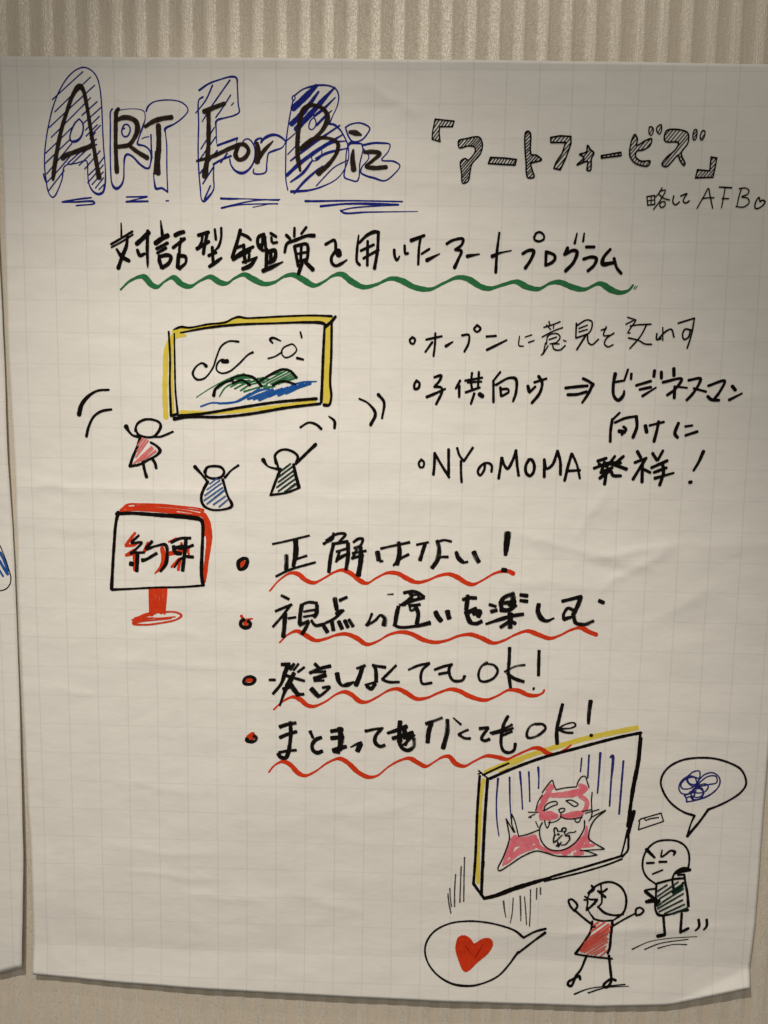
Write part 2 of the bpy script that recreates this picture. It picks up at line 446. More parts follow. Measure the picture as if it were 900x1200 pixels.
# ---------------------------------------------------------------- ink strokes, in sheet millimetres
STROKES = r"""
> title_letter_outline blue
1.08|-284.5,294.1 -285.7,305.7 -285,318.7 -282.2,334.8 -277.1,351.9 -271.1,364.6 -264,374.2 -257.1,379.3 -251.5,380.6 -246,378.3 -242.2,373.8 -240.1,367 -238.9,355.3 -238.6,336.2 -238.2,321.2 -237.2,301.9 -238,292.1,1.7 -239.8,287.2,1.9 -243.3,285.8,2.2 -247.2,287.7,1.7 -250.5,293.1 -251.4,301.7 -251.4,309.3 -252.3,311.2 -260.3,309.2 -269.7,306.8 -272,297.2 -275.1,289.6 -278.2,284.1,1.3 -280.1,283,1.3 -282.7,285.7 -284.2,290.6 -284.5,294.1
1.32|-286.7,300.9 -285.9,297.1 -284.5,294.1
1.31|-256.8,342.5 -254.3,339.3 -254.1,333.9 -256.3,328.6,1.7 -259.8,325.9,2.2 -263.8,325.8,1.7 -264.8,328.5 -262.9,334.9 -260,339.8 -256.8,342.5
+ hatching blue
0.94|-277.7,356.7 -252.9,377.4
0.94|-276.1,347.6 -246.9,373.6
0.95|-281.2,335.9 -243.8,367.5
0.95|-279.6,328.6 -247.3,358.2
0.95|-284.5,316.5 -262.9,336
1.06|-254.7,345.1 -242.3,355.3
0.95|-285.6,308.4 -264.5,327.4
0.94|-254.3,338.8 -239,351.3
0.95|-252.2,334.2 -240.9,344.5
0.95|-251.8,329.7 -242.7,338.3
0.95|-248.9,329.7 -240.3,337.8
0.95|-284.2,300.9 -263.3,324.2
0.95|-249,327.6 -244.4,332.4
0.96|-283.7,294.9 -272.9,305.9 -261.1,318.9
0.95|-267.1,309.1 -256.6,317.9 -243.7,327.6
0.96|-283.2,287.9 -270.1,303.7
0.95|-264.6,308.1 -249.2,321.1 -243.5,323.5
0.95|-258.1,307.6 -248.7,316.3
0.95|-253.6,305 -246.6,312.6 -241,318.8
0.95|-250.5,300.4 -244.5,306.1 -238.4,313.7
0.95|-251.6,294.4 -238.8,308.1
0.95|-248.2,293.1 -238.9,302.9
0.95|-245.5,290.4 -238.8,298.4
0.95|-242.6,289.4 -238.6,293.2
> title_letter black_title
3.53|-279.2,296.6,2.2 -278.5,301.5 -277.4,308 -272.1,331.7,3.2 -266.5,347.7,3 -261.6,359.4,3.2 -257.5,365.3,4.1 -255.3,366.6,4.3 -253.1,364.2,3.5 -250.6,353.1,3 -248.2,336.1,3 -245.3,316.9,3.3 -242.4,298.6,4.1
3.75|-271.2,312.9 -268.1,315.1 -260,318 -248.6,322
> title_letter_outline blue
1.18|-230.4,350.1 -231.9,348 -232.4,336.3 -233,319.1 -233,301.9 -232.3,294.3,1.4 -230.6,291.1,2.2 -228.4,290.2,2.4 -224.9,292.8,1.9 -222.9,297.7,1.3 -222.4,306.3 -221.6,313.9,1.7 -219.9,316.2,1.9 -215.9,315,1.7 -209.3,308.6,1.7 -204.8,305.9,1.9 -202.5,306,1.7 -201.4,308.7 -200.3,315.1,1.7 -200.4,323.7 -200.4,331.2,1.4
1.43|-200.1,314,1.7 -201.7,319.4 -205.6,322.6 -211.2,324.1,1.7 -210.3,327.9,1.1 -206.5,337.5 -204.7,342.9,0.9 -205.4,348.2,0.8 -208.5,349.7,0.7 -216.3,350.2,0.6 -225.4,348.9,0.7 -229.3,347.1,0.8
1.31|-223.4,334.2 -221.7,337.9 -219.4,338.7 -217.2,336.9 -216.9,333.7 -219,330 -221.8,329.6 -223.5,332.6 -223.2,334.7 -221.1,335.8
0.82|-207.8,327.9 -205.7,329 -202.1,329.6
> title_letter black_title
3.23|-225.5,350.1,2.6 -227.1,348 -228.2,334.2 -228.5,319.2 -228.1,303,3.8
3.72|-226.9,341.8,3 -222.1,343.6 -216.5,343.3 -212,340.7,4.3 -210.8,335.4,4.1 -213.4,328.9,3.5 -218,323.5,3.2 -226,321.9,3.5
3.49|-218,323,2.6 -211.4,318.2 -203.8,313.8,3.7
> title_letter_outline blue
1.06|-203.8,348.4,1.4 -202.3,351.9,1.4 -198.3,355.1 -191.5,356.7 -182.6,356.8 -175.9,355.3 -171.4,351.6 -170.9,348.9 -174.9,344.1 -181.7,339.3,1.3 -189.1,335.5,1.9 -188.9,332.3 -188.1,323.8 -188.3,306.6 -187.9,287.7,1
1.32|-187.9,288 -192.6,290.9,1.9 -197.1,290.5,2.2 -198.4,295.7,1.2 -199,302.2,0.9
> title_letter black_title
3.72|-204.8,337,2.6 -198.5,340.8,3.5 -191.8,343 -183.9,344.1
4.07|-194.3,337.8 -194.2,328 -194.6,318.4 -195.5,308.7 -195.2,302.2
1.92|-196.9,318.4,1.3 -197.9,302.2,2.2
> underline blue
1.81|-220.9,283.9,1.2 -204.6,284.3,1.6
1.08|-204.6,284 -213.8,282 -221,280.3
1.69|-221,280.3 -203.9,280.8
1.08|-189.4,281.2 -187.3,281.4
> underline blue
1.45|-249.1,283.1 -261.1,281.6 -272.6,279.5,1.2 -261.1,279.7 -247.4,280.1,1.7 -246.6,278.8,1.4 -261.2,276.9,1.2
> title_letter_outline blue
1.17|-161.8,364.3,1.7 -154.5,369.1,1.6 -145.6,372.3 -136.6,374.5,1.6 -132.8,373.7,1.5 -132,366.6,1.1 -131.4,354 -130.7,348.5,1.2 -134.6,346,1.3 -141.3,344.2,1.3 -148.6,341.7,1.7 -148.9,334.8,1.1 -148.7,325.2,0.8
1.18|-159.1,359.3,1.7 -161.9,357.5 -162.7,354.8 -162.6,340 -163.3,321.9 -163,304.7 -162,291.8 -161,282.6 -159.6,281.2,1.9 -155.3,284.8,1.9 -151.3,290.8 -151.4,299.4,1.1 -151.1,309.1
1.91|-148,323.6 -140.3,326.3 -132.4,329.1
0.94|-132.2,329.6 -133,326.4
1.79|-151.3,309.4 -144.9,312.9 -137.6,315.7
+ hatching blue
1.18|-164.8,347.4,0.9 -156.8,357 -151.4,368.1,1.3
1.18|-159.8,341.1,0.9 -151.3,353.8 -137.8,372,1.2
1.06|-149.1,344.3 -143.5,351.8 -137.3,361
0.94|-136.8,353.4 -135.1,355.2
1.07|-161.1,320.8 -150.3,336.9
1.07|-161.8,313.3 -149.3,330
1.19|-161.9,302.5 -148.2,319.8
1.19|-159.9,294.5 -151.7,306.9
1.32|-158.7,283.1 -153.9,293.1
1.31|-145.5,310.8 -140.4,317.8
> title_letter black_title
3.69|-158,348.5,3.7 -151.3,351.2 -142.3,354.6,3
3.57|-154.7,349.1,3.2 -154.8,334.7 -155.5,318.7,3.5 -158.3,300.4,4.8
3.00|-164.3,311.7,1.9 -151.6,315.5 -138.1,321.5,3.2 -131.3,323.9,3.7
> title_letter_outline blue
1.18|-128.5,325.4 -126.8,328 -123.5,328.6 -120.1,325.4 -118.5,320.1 -119.6,311.5,1.3 -123.6,305.6,1.9 -128.6,302.9,2.4 -133.7,304.4,1.9 -137.6,309.2,1.3 -138.4,313.5,1.1
> title_letter black_title
3.23|-133,324.2,2.6 -126.8,324.3 -123.5,320.1 -126.3,314.7 -130.8,313 -134.2,315.7 -133,320 -131.3,324.3
2.15|-133.6,320 -132.5,314.6
> title_letter_outline blue
1.90|-118.4,325.2 -117.9,327.6 -113.4,329.2,1.3 -114,325.5,1.2 -111.7,328.7,2.1 -105.6,331.7,2.4 -100,331.2,1.9 -94.4,326.7,1.2 -95.5,324.6,0.9 -97.2,322.4,1.2 -104.4,319.7,1.7 -107.8,318,1.4 -109.2,310.5,1.1 -110.3,303.6,1.4 -119.6,302.9,1.3 -119.6,306.2,0.9
> title_letter black_title
4.79|-116.8,325.4,3 -116.2,319 -116.8,311.8
3.00|-115.7,313.7 -111.2,320.2,3.2 -104.4,327.1,1.1
> underline blue
1.32|-145.7,283.5,1.9 -139.5,283.3,1.9 -127,283.4,1 -99.9,282.6
1.19|-98.8,283.2,0.8 -115.7,282.5 -127,280.7 -145.2,276.2,1.7
1.07|-145.2,276.2 -132.7,278.5 -121.4,279.4 -100.5,279.9,1.2
0.71|-120.3,277 -109,279.3
> title_letter_outline blue
1.07|-92.6,290.3 -94.1,297.8 -94.3,313.9 -93.8,328.8 -91.1,345.8 -88.9,356.4
1.05|-88.3,356.9 -89.3,358.5 -88.9,360.4 -87.6,360.8 -87,359 -88.3,356.9
1.17|-87.2,361.1 -81.1,365.4 -74.5,367.5,1.6 -67.9,368.6,1.6 -60.1,368.1,1.3 -55.1,365.6 -53.1,360.8,1.2 -53.9,354.5,0.9 -57.7,346.1,0.9 -60.1,340.2,1.1
1.29|-60.1,340.2,1.9 -56.5,339.7,1.9 -52,336.1,1.4 -48.7,331.3,1.2 -45.8,325,1.1 -44.9,315.4,0.9 -47.8,306.8,0.9 -53.9,299.2,0.9 -64,293.8,1.2 -75.2,290.4,1.7 -89.8,289.2,2.4
1.06|-74.9,342.8 -72.7,344.7 -71,342.8 -71,338.6 -73.8,335.9 -76,336.9 -76,340.1 -74.9,342.8
0.94|-67,322.1 -65.8,319.5 -68,314.1 -72.5,312.5 -74,315.1 -71.4,319.4 -67,322.1
+ hatching blue
4.75|-88.3,351.7 -80,359.1 -70.6,368.1,3.1
4.05|-89.7,340 -79.9,349.6 -68.7,363.9,1.6
4.29|-86,336.3 -75.5,347 -64.5,358.7,3.3 -56.2,367.1,1.2
2.13|-72.1,346 -64.4,351.8 -55.8,359.8,0.9
2.01|-70.1,339.4 -64.4,345 -58.3,350.5,0.8
0.94|-93.3,327.8 -85.5,334.2
0.94|-92.7,317.3 -83.2,326.8
1.91|-90.4,312.6,1.2 -84.3,317.2 -67.6,329 -52.1,339.2,1.2
2.64|-93.4,301.6 -83.1,310.8,3.1 -64.2,323.8 -49.8,332.4,1.2
1.90|-65.9,322.1 -57.5,326.5 -46.9,327.6,0.9
2.40|-90.4,296.5,1.2 -80.9,303.3 -73.6,312.5,1.4
2.15|-70.3,314.1 -61.9,318.4 -45.2,322.3,0.8
2.04|-87.5,288.1,1.7 -79.7,296.8 -70.8,304.5,1.9 -65.2,308.8,0.9
0.95|-70.1,293.7 -64,300.2 -56.2,307.8 -45.7,313.2
0.94|-65.2,306.6 -60.7,309.4
> title_letter black_title
3.67|-77.2,353.8,2.6 -81.1,350.1 -83.8,338.5 -85.2,324.6,3.5 -84.6,314 -82.9,305.2,2.2
3.44|-79.4,352.2,2.6 -75.5,353.9 -71.1,353.9,2.6 -64.4,350.8,3.2 -61.6,345,4.3 -64.3,337.6,3.4 -70.9,330.1,3 -80.9,322.3,3.7 -84.1,321.2,3
3.46|-80.9,323.6,3 -72,329 -60.9,329.6,2.4 -53.6,326,3.2 -53.9,319.6,3 -59.6,311,3.2 -68.3,303.4,4.8
> title_letter_outline blue
1.29|-47.6,337.7 -44.3,339.8 -37.7,341.2 -32.1,339.9,1.4 -28.7,337.3,1.3 -30.9,332.5,1.2 -35.3,328.2,1.3 -41.9,327.3,1.4 -45.3,331.3,1.3 -47.6,337.7
1.18|-35.2,325.6 -39.7,326.3,2.4 -43.6,326.1,2.6 -46.1,321.8,1.2 -47.3,308.9,1.1 -48,300.4,1.3 -43.8,298.5,1.3 -38.2,297.5,1.3 -36.6,300.5,1.1 -36.1,310.1,1.1 -33.8,321.9,1.1 -35,325.6,1.3
> title_letter black_title
3.21|-44.2,334.3,2.6 -39.8,333.7,4.3 -35.5,332.3,2.1
4.06|-41.3,320.7,1.9 -41.8,314.3 -40.8,306.3,4.3
> title_letter_outline blue
1.30|-34.1,324.5,1.7 -25.2,326.2,1.9 -19.7,326.2,1.7 -12.8,325.2,1.1 -14,319.9,0.9 -18.9,313.5,1.2 -9.4,312.5,1.4 -4.7,309.3,1.1 -9.2,302.9,1.1 -16.4,298,1.3 -24.8,300,1.7 -30.4,301.4,1.7 -35.3,304.2,1.3 -34.4,308,1.1 -29,315.5,0.9 -33.5,321.9,1.2
> title_letter black_title
3.70|-32.4,319.2,2.6 -26.2,319.6 -20.4,318.3,3 -26.1,312.9,2.6 -31.1,308.6,2.6 -24.9,307.5,3.5 -15.5,308.2,3.2
> underline blue
1.31|-78.7,282.1,2 -71.8,282.1,1.8 -41.4,282.7 -2.2,282.5
1.31|-5.3,280.3 -30.2,280.9 -47,280.4 -66.7,278.4,1.7
1.31|-66.7,278.1,1.7 -47,280.1 -18.9,280
1.19|-5.2,279.9,1.1 -30.1,278.4 -43.6,276.9 -50.9,275
1.31|-50.9,275.3 -48,273.4,1.7 -30.1,274.2 9.9,275.1,0.6
> hollow_kana black
Lc1.05|22,344.4 36.7,343 35.6,338.9 25.7,338.8 25.3,334.3 26.3,327.7 20,329.4 20.2,335
+ hatching black
0.72|21.4,341.6 23.1,344.4
0.72|20.5,337 25.3,344.2
0.72|20.2,332.9 28,343.7
0.72|20.2,329.4 25.5,336.9
0.72|26.8,338.8 30.1,343.7
0.72|22,328.9 25.5,333.6
0.72|29.1,338.8 32.5,343.3
0.72|24.2,328.3 25.7,330.6
0.72|31.8,338.8 34.9,343.1
0.72|34.5,338.8 36.2,341.5
> hollow_kana black
c1.05|40.6,328.5 46.3,330.1 56.4,331.3 59.1,326.5 57.8,319 51.5,311.5 50.4,307 48.5,298 44.5,296.8 43.5,304 42.5,312.9 46,315.2 48.3,314 53.6,320.5 53,323.8 48,324.6 41.4,323.1
+ hatching black
0.72|40.9,327.2 42.4,329
0.72|41.1,325.2 44.8,329.8
0.72|42,323.1 48,330.2
0.72|44.6,323.7 50.4,330.5
0.72|47.7,324.4 53.1,330.8
0.72|49.6,324.3 55.4,331.2
0.72|51.3,324.1 56.9,330.5
0.72|42.5,311.5 45.6,315.1
0.72|53,323.8 57.5,329.2
0.72|42.9,309.1 47.6,314.4
0.72|53.3,321.7 58.4,327.7
0.72|43.2,307 59,326
0.72|43.5,304.7 58.5,322.7
0.72|43.8,302.4 57.8,319.4
0.72|43.9,300.5 50.8,308.6
0.72|44.2,298.2 49.8,304.9
0.72|45.5,297.1 49.1,301.8
> hollow_kana black
Lc1.22|65.6,316.1 76.2,315.8 85.8,314.8 84.9,310.6 74.8,311 64.2,311.6
+ hatching black
0.72|64.5,312.2 67.4,315.9
0.72|66.6,311.4 69.6,316
0.72|68.8,311.3 72.1,315.8
0.72|71.1,311.2 74.4,315.7
0.72|73.5,311.1 76.6,315.8
0.72|75.8,311 78.9,315.6
0.72|78.6,310.9 81.4,315.4
0.72|80.6,310.8 83.6,315
0.72|82.9,310.7 85.6,315
> hollow_kana black
c1.22|92.2,334.9 94,335.9 95.9,334.2 97.1,318.6 100.8,318.2 105.3,314.7 101,313.2 97.2,311.9 98.5,306.7 99.9,301.8 95.3,301.2 93.9,304.5 93.4,311.9 92.2,322.3
+ hatching black
0.72|92.2,333.3 94.3,335.7
0.72|92.1,331.2 95.4,334.7
0.72|92.1,328.4 95.8,332.4
0.72|92.1,325.8 96.4,329.7
0.72|92.2,323.4 96.5,327.6
0.72|92.4,320.9 96.7,325.2
0.72|92.6,318.9 96.6,323.2
0.72|92.8,316.6 97,320.6
0.72|93.1,314 97.5,318.7
0.72|93.3,311.8 99.7,318.5
0.72|93.6,309.5 101.5,317.7
0.72|93.8,307.4 97.5,311.1
0.72|98.7,312.3 102.9,316.6
0.72|94,304.7 98.1,308.7
0.72|103,313.8 104.5,315.3
0.72|94.5,303.1 98.5,306.9
0.72|95.8,301.1 99.1,304.7
0.72|98.9,301.6 99.8,302.5
> hollow_kana black
Lc1.22|111.6,331.3 118.8,332.6 127.2,332.2 127.5,327 124.1,316.6 120.1,307.4 115.1,308.4 116.5,312.9 120.9,319.6 123.3,327.7 112,327.6
+ hatching black
0.72|111.8,329.7 113.5,331.6
0.72|112.8,327.7 116.7,332.1
0.72|115.7,327.8 119.9,332.5
0.72|118.8,327.7 122.5,332.5
0.72|121.6,327.8 125.5,332.2
0.72|122.5,325.6 127.1,331.4
0.72|121.1,320.4 127.5,328
0.72|115.7,310.4 125.9,323.2
0.72|116.7,308.1 124.2,317.1
0.72|118.8,307.6 122,311.3
> hollow_kana black
c1.22|140.3,325.7 142.6,322.7 145.5,320.1 143.8,316.1 143.3,307.1 140.7,307.4 140.8,313.8 132.8,311.1 137.9,316.8 134.4,319 139.6,320.9
+ hatching black
0.72|135.6,318.2 137,319.8
0.72|139.9,323.7 140.9,324.8
0.72|137.4,317.1 142.4,323
0.72|136,312.1 143.6,321.8
0.72|139.3,313.3 145.1,320.4
0.72|140.8,311.3 143.6,315
0.72|140.7,307.8 143.6,311.3
0.72|142.6,307.2 143.6,308.1
> hollow_kana black
Lc1.17|151.1,318.1 166.1,320.8 166.5,318.3 151.4,316.3
+ hatching black
0.70|151.4,316.4 153,318.5
0.69|154.4,316.7 156.2,319.2
0.69|157.5,317 159.4,319.7
0.69|160.1,317.4 162.4,320
0.69|163,317.8 165.5,320.6
> hollow_kana black
c1.16|176.3,334.2 178.4,331 178.2,326.1 184.6,329.7 189.3,331.1 188.4,326.2 182.8,322.6 178.5,321.9 177.7,317.7 181.8,314.5 189.1,314.5 187.8,311.1 183.4,310.9 176.7,313.4 173.2,318.3 173.4,326.8 175,332.4
1.01|187,339.5 188.4,340.1 190.1,338.8 190.1,335.3 188.8,333.6 187.2,335.3 187,339.5
1.00|194.5,341 196,341.7 196.6,337.5 195.3,334.7 193.3,336.5 192.8,339.3 194.5,341
+ hatching black
0.69|174.3,329.6 177,333.2
0.69|173.4,325.5 178.2,331.4
0.69|173.2,322 178.4,328.1
0.69|173.2,319 179.7,327.1
0.69|174.2,317 184.6,329.5
0.69|175.4,315.2 177.5,317.9
0.69|181.4,322.4 188.2,330.8
0.69|176.9,313.4 179.2,316.5
0.69|186.1,324.8 188.8,328
0.69|178.9,312.6 181.1,315
0.69|181,311.8 183.2,314.4
0.69|183,311.1 185.7,314.4
0.69|185.8,311.1 188.7,314.5
0.69|188.1,335.6 189.4,338.4
0.69|194.2,336.1 195.7,339.6
> hollow_kana black
c1.16|200.9,337.5 211.8,337.9 217,335.6 217.5,328.6 212.8,320.8 216.2,313.1 215.6,311.6 211.6,316.5 210.7,319.4 201.7,310.5 198.3,312.2 201.4,317.2 208.3,323.6 210.2,328.5 199.9,329.5 199.2,334
1.00|221.7,338.1 223.4,338.4 224,334.9 223.1,331.1 221.7,330.7 220.9,334.2 221.7,338.1
1.00|228.1,337.6 229.8,337.3 229.8,333.6 228.2,330.6 226.9,331.4 226.9,335.4 228.1,337.6
+ hatching black
0.69|199.3,333.4 202.7,337.6
0.69|199.8,330.8 205.3,337.7
0.69|201.4,329.4 208.1,337.9
0.69|203.9,329.1 210.9,337.9
0.69|206.8,328.9 213.5,337.1
0.69|209.3,328.6 215.4,336.3
0.69|198.8,311.9 207.1,322.5
0.69|208.6,324.2 217,334.9
0.69|200.5,311.2 217,332
0.69|209.7,318.2 216.4,326.3
0.69|211.6,316.7 213.5,319.3
0.69|212.9,314.9 214.5,316.9
0.69|214.6,312.9 215.9,314.1
0.69|221.6,334.9 223.2,337
0.69|221.9,332.4 223.3,334.6
0.69|227.7,331.7 229.2,334.3
> hollow_kana black
Lc1.17|235.9,318.2 240.3,317.5 239.4,310.4 238.3,303.1 224.9,302.5 226,308.6 235.5,307.9
+ hatching black
0.69|225.5,306 227.5,308.4
0.70|225.6,302.5 230.3,308.2
0.69|235.7,315.4 237.9,317.8
0.69|228.2,302.7 232.7,308
0.69|235.7,312 240,317.5
0.69|230.7,302.8 234.8,307.9
0.69|235.6,308.7 240.1,314.1
0.69|233.4,302.9 239.5,310.4
0.69|235.9,303 238.6,306.8
> kanji_character black
1.02|188,288 189,281.6
L1.02|188,288 193.9,289 194.5,282.3 189,281.6
0.86|191.3,288.4 191.6,281.9
0.86|188.5,284.8 194.1,285.6
1.01|199.4,294.8 197.3,290.9 194.9,288
1.02|197.7,292.1 202,293.1 199.4,286.7 193.7,278.5
1.02|197,290.2 200.9,287.1 205.8,285.7
1.02|198.9,283.8 201.8,284.5 202.5,281.7 199.8,280 198.2,281.7 198.9,283.8
> kana_character black
1.17|208.8,288.9 208.5,283.9 210.7,282.2 213.5,284.4
> kana_character black
1.17|214.3,288.9 219,290.7 217,287.3 216.4,285 218.3,283.6 221.1,285.2
> letter black
1.02|227.4,279.8 232.3,289.1 235.3,294.8 236.6,290.6 239.5,279.9
1.01|230.7,287 234.6,287.7 240,287.8
> letter black
1.17|243.6,295.9 253.1,295.4
1.01|248.2,295.7 247.3,287.8 246.3,280.4
1.01|246.3,287.4 251.4,287.2
> letter black
1.01|260.7,294.8 259.3,289.4 258.1,281.5
1.01|259,294.8 263.3,295.4 266.5,293.7 265.8,290.9 261.3,288.7 266,287.7 267.3,284.5 263.5,281.2 257.4,281.4
> heart_doodle black
1.17|276,285.3 277.2,286.4 279.6,285.3 278.3,282.9 275,280.4 272.4,280.3 271.9,282.7 273.1,286.7 274.7,288.5 275.5,285.6 276,285.3
> kanji_character black
1.45|-225.6,263.9,1 -225.5,258.4 -225.6,253.5,1.9
1.83|-234,247.5 -226.4,251.8 -216.6,257.6
1.46|-233.7,245.1 -224.2,250.2 -216.3,255.2
2.94|-220.6,254.6,1.9 -221.7,246.4 -225,238.6 -228.6,229.1,3.2
3.19|-229.5,243.5,2.2 -225.6,238 -219.9,234.8,3.2
3.68|-213.3,248.1 -208.1,252.6 -203.7,256.7
2.68|-204.3,258.1 -205,244.3,2.7 -204.9,234.4,2.2 -204.9,229.8,1
2.94|-212.9,243.2,2.7 -210.9,239 -207.2,240.5,2.2
> kanji_character black
2.06|-193.8,265.9,1.2 -192.6,254.9,2.9
3.92|-198.1,248.8 -193.2,252.2 -188.4,254.6
2.69|-197.4,244.4 -188.7,248.9
2.45|-196.9,241.1 -189.9,245.1
3.44|-195.7,238.9,2.2 -195.2,234.5 -193.6,230.1
3.19|-195.2,238.4 -188.9,239.6 -186,238.5,2.7 -187.8,233.5 -193,229.9
3.42|-182.3,255 -178.9,256.7 -175.5,257.6
2.69|-184.2,245.4 -175,252.4
2.31|-177.6,252.4 -179.1,244.6 -179.1,239.1
3.19|-179.9,240.2 -180.8,230.3
2.94|-179.7,239.1 -174.6,238.6 -174.1,234.2,2.2 -179.3,229.4
> kanji_character black
2.93|-163.8,255.2 -155.8,257.6
2.69|-165,244.8,3.2 -155.6,250.4
2.19|-160.7,254.7 -161.3,250.3 -164.2,245.4
2.68|-156.9,255.9 -158.8,248.2 -160,241
2.18|-150.6,259.8 -149.9,252.1
2.06|-145.5,260.9 -145.8,252.7 -148.2,246.1 -151.1,243.6,1
2.68|-152.8,246 -152.3,235
2.69|-155.7,239.6 -150,242.2
3.19|-155.2,231.1,2.7 -150.1,234.5 -145.5,237.9,1.9
> kanji_character black
2.92|-130.3,259.4 -132.8,250.7 -136.9,238.5
2.67|-130,256.7,2.2 -124.9,254.6 -122,252.1,2.2
2.44|-134,245.7 -127.2,248
3.43|-136.1,236.9 -128.3,242.5 -120.1,246.8,2.4
2.93|-127.7,248 -127.2,239.7 -126.3,234.8
2.44|-131.8,239.1 -122.6,243.6
2.19|-128.4,234.8 -122.7,236.5 -117,239,1.2
2.19|-123.2,240.9 -123.8,235.9
3.43|-128.4,229.6 -122.7,232.1 -117,238.7,1.5
2.67|-111.5,256.6 -116,254.1,2.9 -116,247.6 -112.4,244.1,2.9
2.18|-112.4,255.8 -113,247
2.43|-110.7,254.7 -109.9,242.7
1.94|-115.8,248.1 -111.3,249.3
2.42|-106.1,257.3 -101.8,254.8
2.18|-105.6,254.2 -105.3,251
2.06|-104.4,249.9 -101,250.5
2.92|-109.2,244.9 -109.9,230
3.17|-108.4,243 -102.7,244.2 -103.1,237.3 -108.4,234.4
3.17|-106.1,242.7 -105.8,235.6
3.43|-112.2,228.3 -106.7,230.6 -96.5,235.4,1.2
> kanji_character black
2.18|-87.2,261.6 -87.4,255
2.67|-93.7,256 -90.8,253.3
2.17|-77.9,262.2 -81.8,257.2
2.68|-95,242.9,2.2 -93.1,249.5 -86.3,252.3 -77.3,255.7 -71.6,255.9,3.2
2.67|-87.2,247.3 -85.1,236.9 -84.2,232.5
2.67|-86.8,247.7 -77.4,249.1 -76.7,240.3 -78.1,235.4
2.43|-81.7,248.5 -82.3,235.9
1.94|-84.6,241.9 -77.8,243.1
2.44|-84.5,235.8 -77.2,237.6
2.93|-81.1,234.8 -83.9,226.5
2.93|-78.3,235.3 -72.6,229.9,3.9
> kana_character black
2.42|-62.5,249.3 -55.7,252.6 -54.6,250.4 -54.5,244.4
2.43|-54.5,244.4 -57.7,239.4 -57.3,235,2.9 -54.4,232.9 -49.9,234.6 -45.4,237.6,1.2
5.12|-52.5,243.9 -51.9,241.7
> kanji_character black
2.27|-36.3,256.5,1.4 -37.5,244.7 -37.4,236.2 -35.2,233.8
2.57|-35.8,250.7,2 -29.8,256.6 -23.8,259.3,2.9 -20.7,259.1
2.56|-20.7,259.1 -21.3,244.9 -23.4,231.4,2.9
2.13|-34.4,244.8 -24.3,249.5
2.13|-32.3,238.9 -20.5,245.6
2.42|-29.1,252 -29.2,233.6
> kana_character black
2.42|-8,245.7 -7.6,241.1 -5.8,237.9 -3.6,240.9,1.1
2.12|0.1,249.1 1,242.8 2.9,243.2
> kana_character black
2.41|5.4,253.1,3.1 15.4,256.9
2.12|12.7,255.8 11.6,247.9 11.2,234.8
2.13|13.7,242.9,1.7 19.7,246.7
2.71|18.1,238.1,3.2 27.9,243.1,1.1
> kana_character black
2.27|33.4,250.8 37.7,253.4 46,254.6 45.2,250.3 40.3,246.5
2.41|40.3,246.5 45,245.4 42.8,239.1 40,232.7,2.9
> long_vowel_mark black
2.27|49.9,241.5,3.1 59.3,243.2,1.1
> kana_character black
2.32|74.4,259.5,1.8 73.1,245.7 72.6,229.4,2.5
1.84|69.5,241.6,3.1 74.7,244 84.3,246.1,0.9
> kana_character black
1.83|101.8,256.2 103.2,259.4 106.1,260.3 109.2,258 109.3,255.1 105.6,253.3 102.3,254.4 101.5,256.5
2.65|93.3,243.8,2.5 97.7,246.3 101.8,246 99.9,239.5 95.7,232.8
> kana_character black
2.49|111.6,245.4 111.6,235.2
2.49|111.9,245.4 118,243 118.8,240.4 116.7,237.5 112,235.2
> kana_character black
2.64|128.2,248.5,2.8 126.1,243.4
2.81|126.1,243.7 132.7,246.7 135.7,245.7 133.4,237.7 127.4,231
1.99|135.1,259.7,1.3 133.6,252.2,2.2
1.83|140.7,259.8,1.3 140.1,253.7,2
> kana_character black
2.32|142.7,249.4 148.9,249.5
2.65|141.2,240.2 147,241.9 151.1,240.8 149.6,235.7 145,231.3
> kana_character black
2.80|161.6,247.9,2.2 156.7,241.6 156.2,236.8,3.5 165.1,237.8
2.48|164.9,241 167.5,233.7 171,229.7
> wavy_underline green
N4.69;45;1.72|-227.2,212.2 -219.1,219.3 -208.6,222.5 -201.8,216.1 -197.2,214.8 -191.5,219 -184.5,222.2 -177.7,217 -170.9,215.4 -162.7,220 -154.7,223 -146.7,218.7 -141,218.3 -135.2,222.2 -127.3,225.2 -121,222.1 -111.3,218.1 -103.2,219.5 -95.3,224.1 -88.5,225.5 -81.6,222.6 -71.3,217.4 -63.4,220.6 -56.6,225.1 -49.5,226.4 -41.6,220.9 -32,216.7 -22.5,218.5 -10.3,223.5 -2.1,222.1 8.8,217 21.1,215.6 31.8,220.5 42.5,225 50.7,224 61.2,218.1 68,216.7 78.5,219.7 88.9,222.2 98,218.2 107.1,216.9 115.9,221.4 123.3,222.2 133.9,218.4 143,217 154.7,221.6 163.9,216.9 171.5,214.8 178,217 180.8,220.7
0.71|182.8,220 181.4,217.8
0.71|184.3,220 182.6,217.4
> picture_frame_drawing yellow_ink | yellow edged picture frame with hills and water
4.32|-192,110.9 -192.3,130.9 -191.6,150.7 -191.2,161.3 -188.4,170.5 -182.9,176.6,5.3 -175.2,176.7,2.2
2.61|-186,114.1,2.6 -186.5,138.6 -186.4,169,2.9 -184.4,176.5
3.91|-184.4,179.6 -162.8,183.2 -139.7,187.4 -132,189 -116.7,189.8,4.9 -86.1,190.5,5.2 -64.7,190.5,5.2 -57.9,190.9,4.5
6.20|-60.4,184.3 -60.6,155.7 -60.9,128.4,6.3 -59.9,123.5,4.6
2.95|-179.1,115,4 -154.2,115.2 -132.4,116.8 -101.3,121 -70.4,125.5
> frame_line black
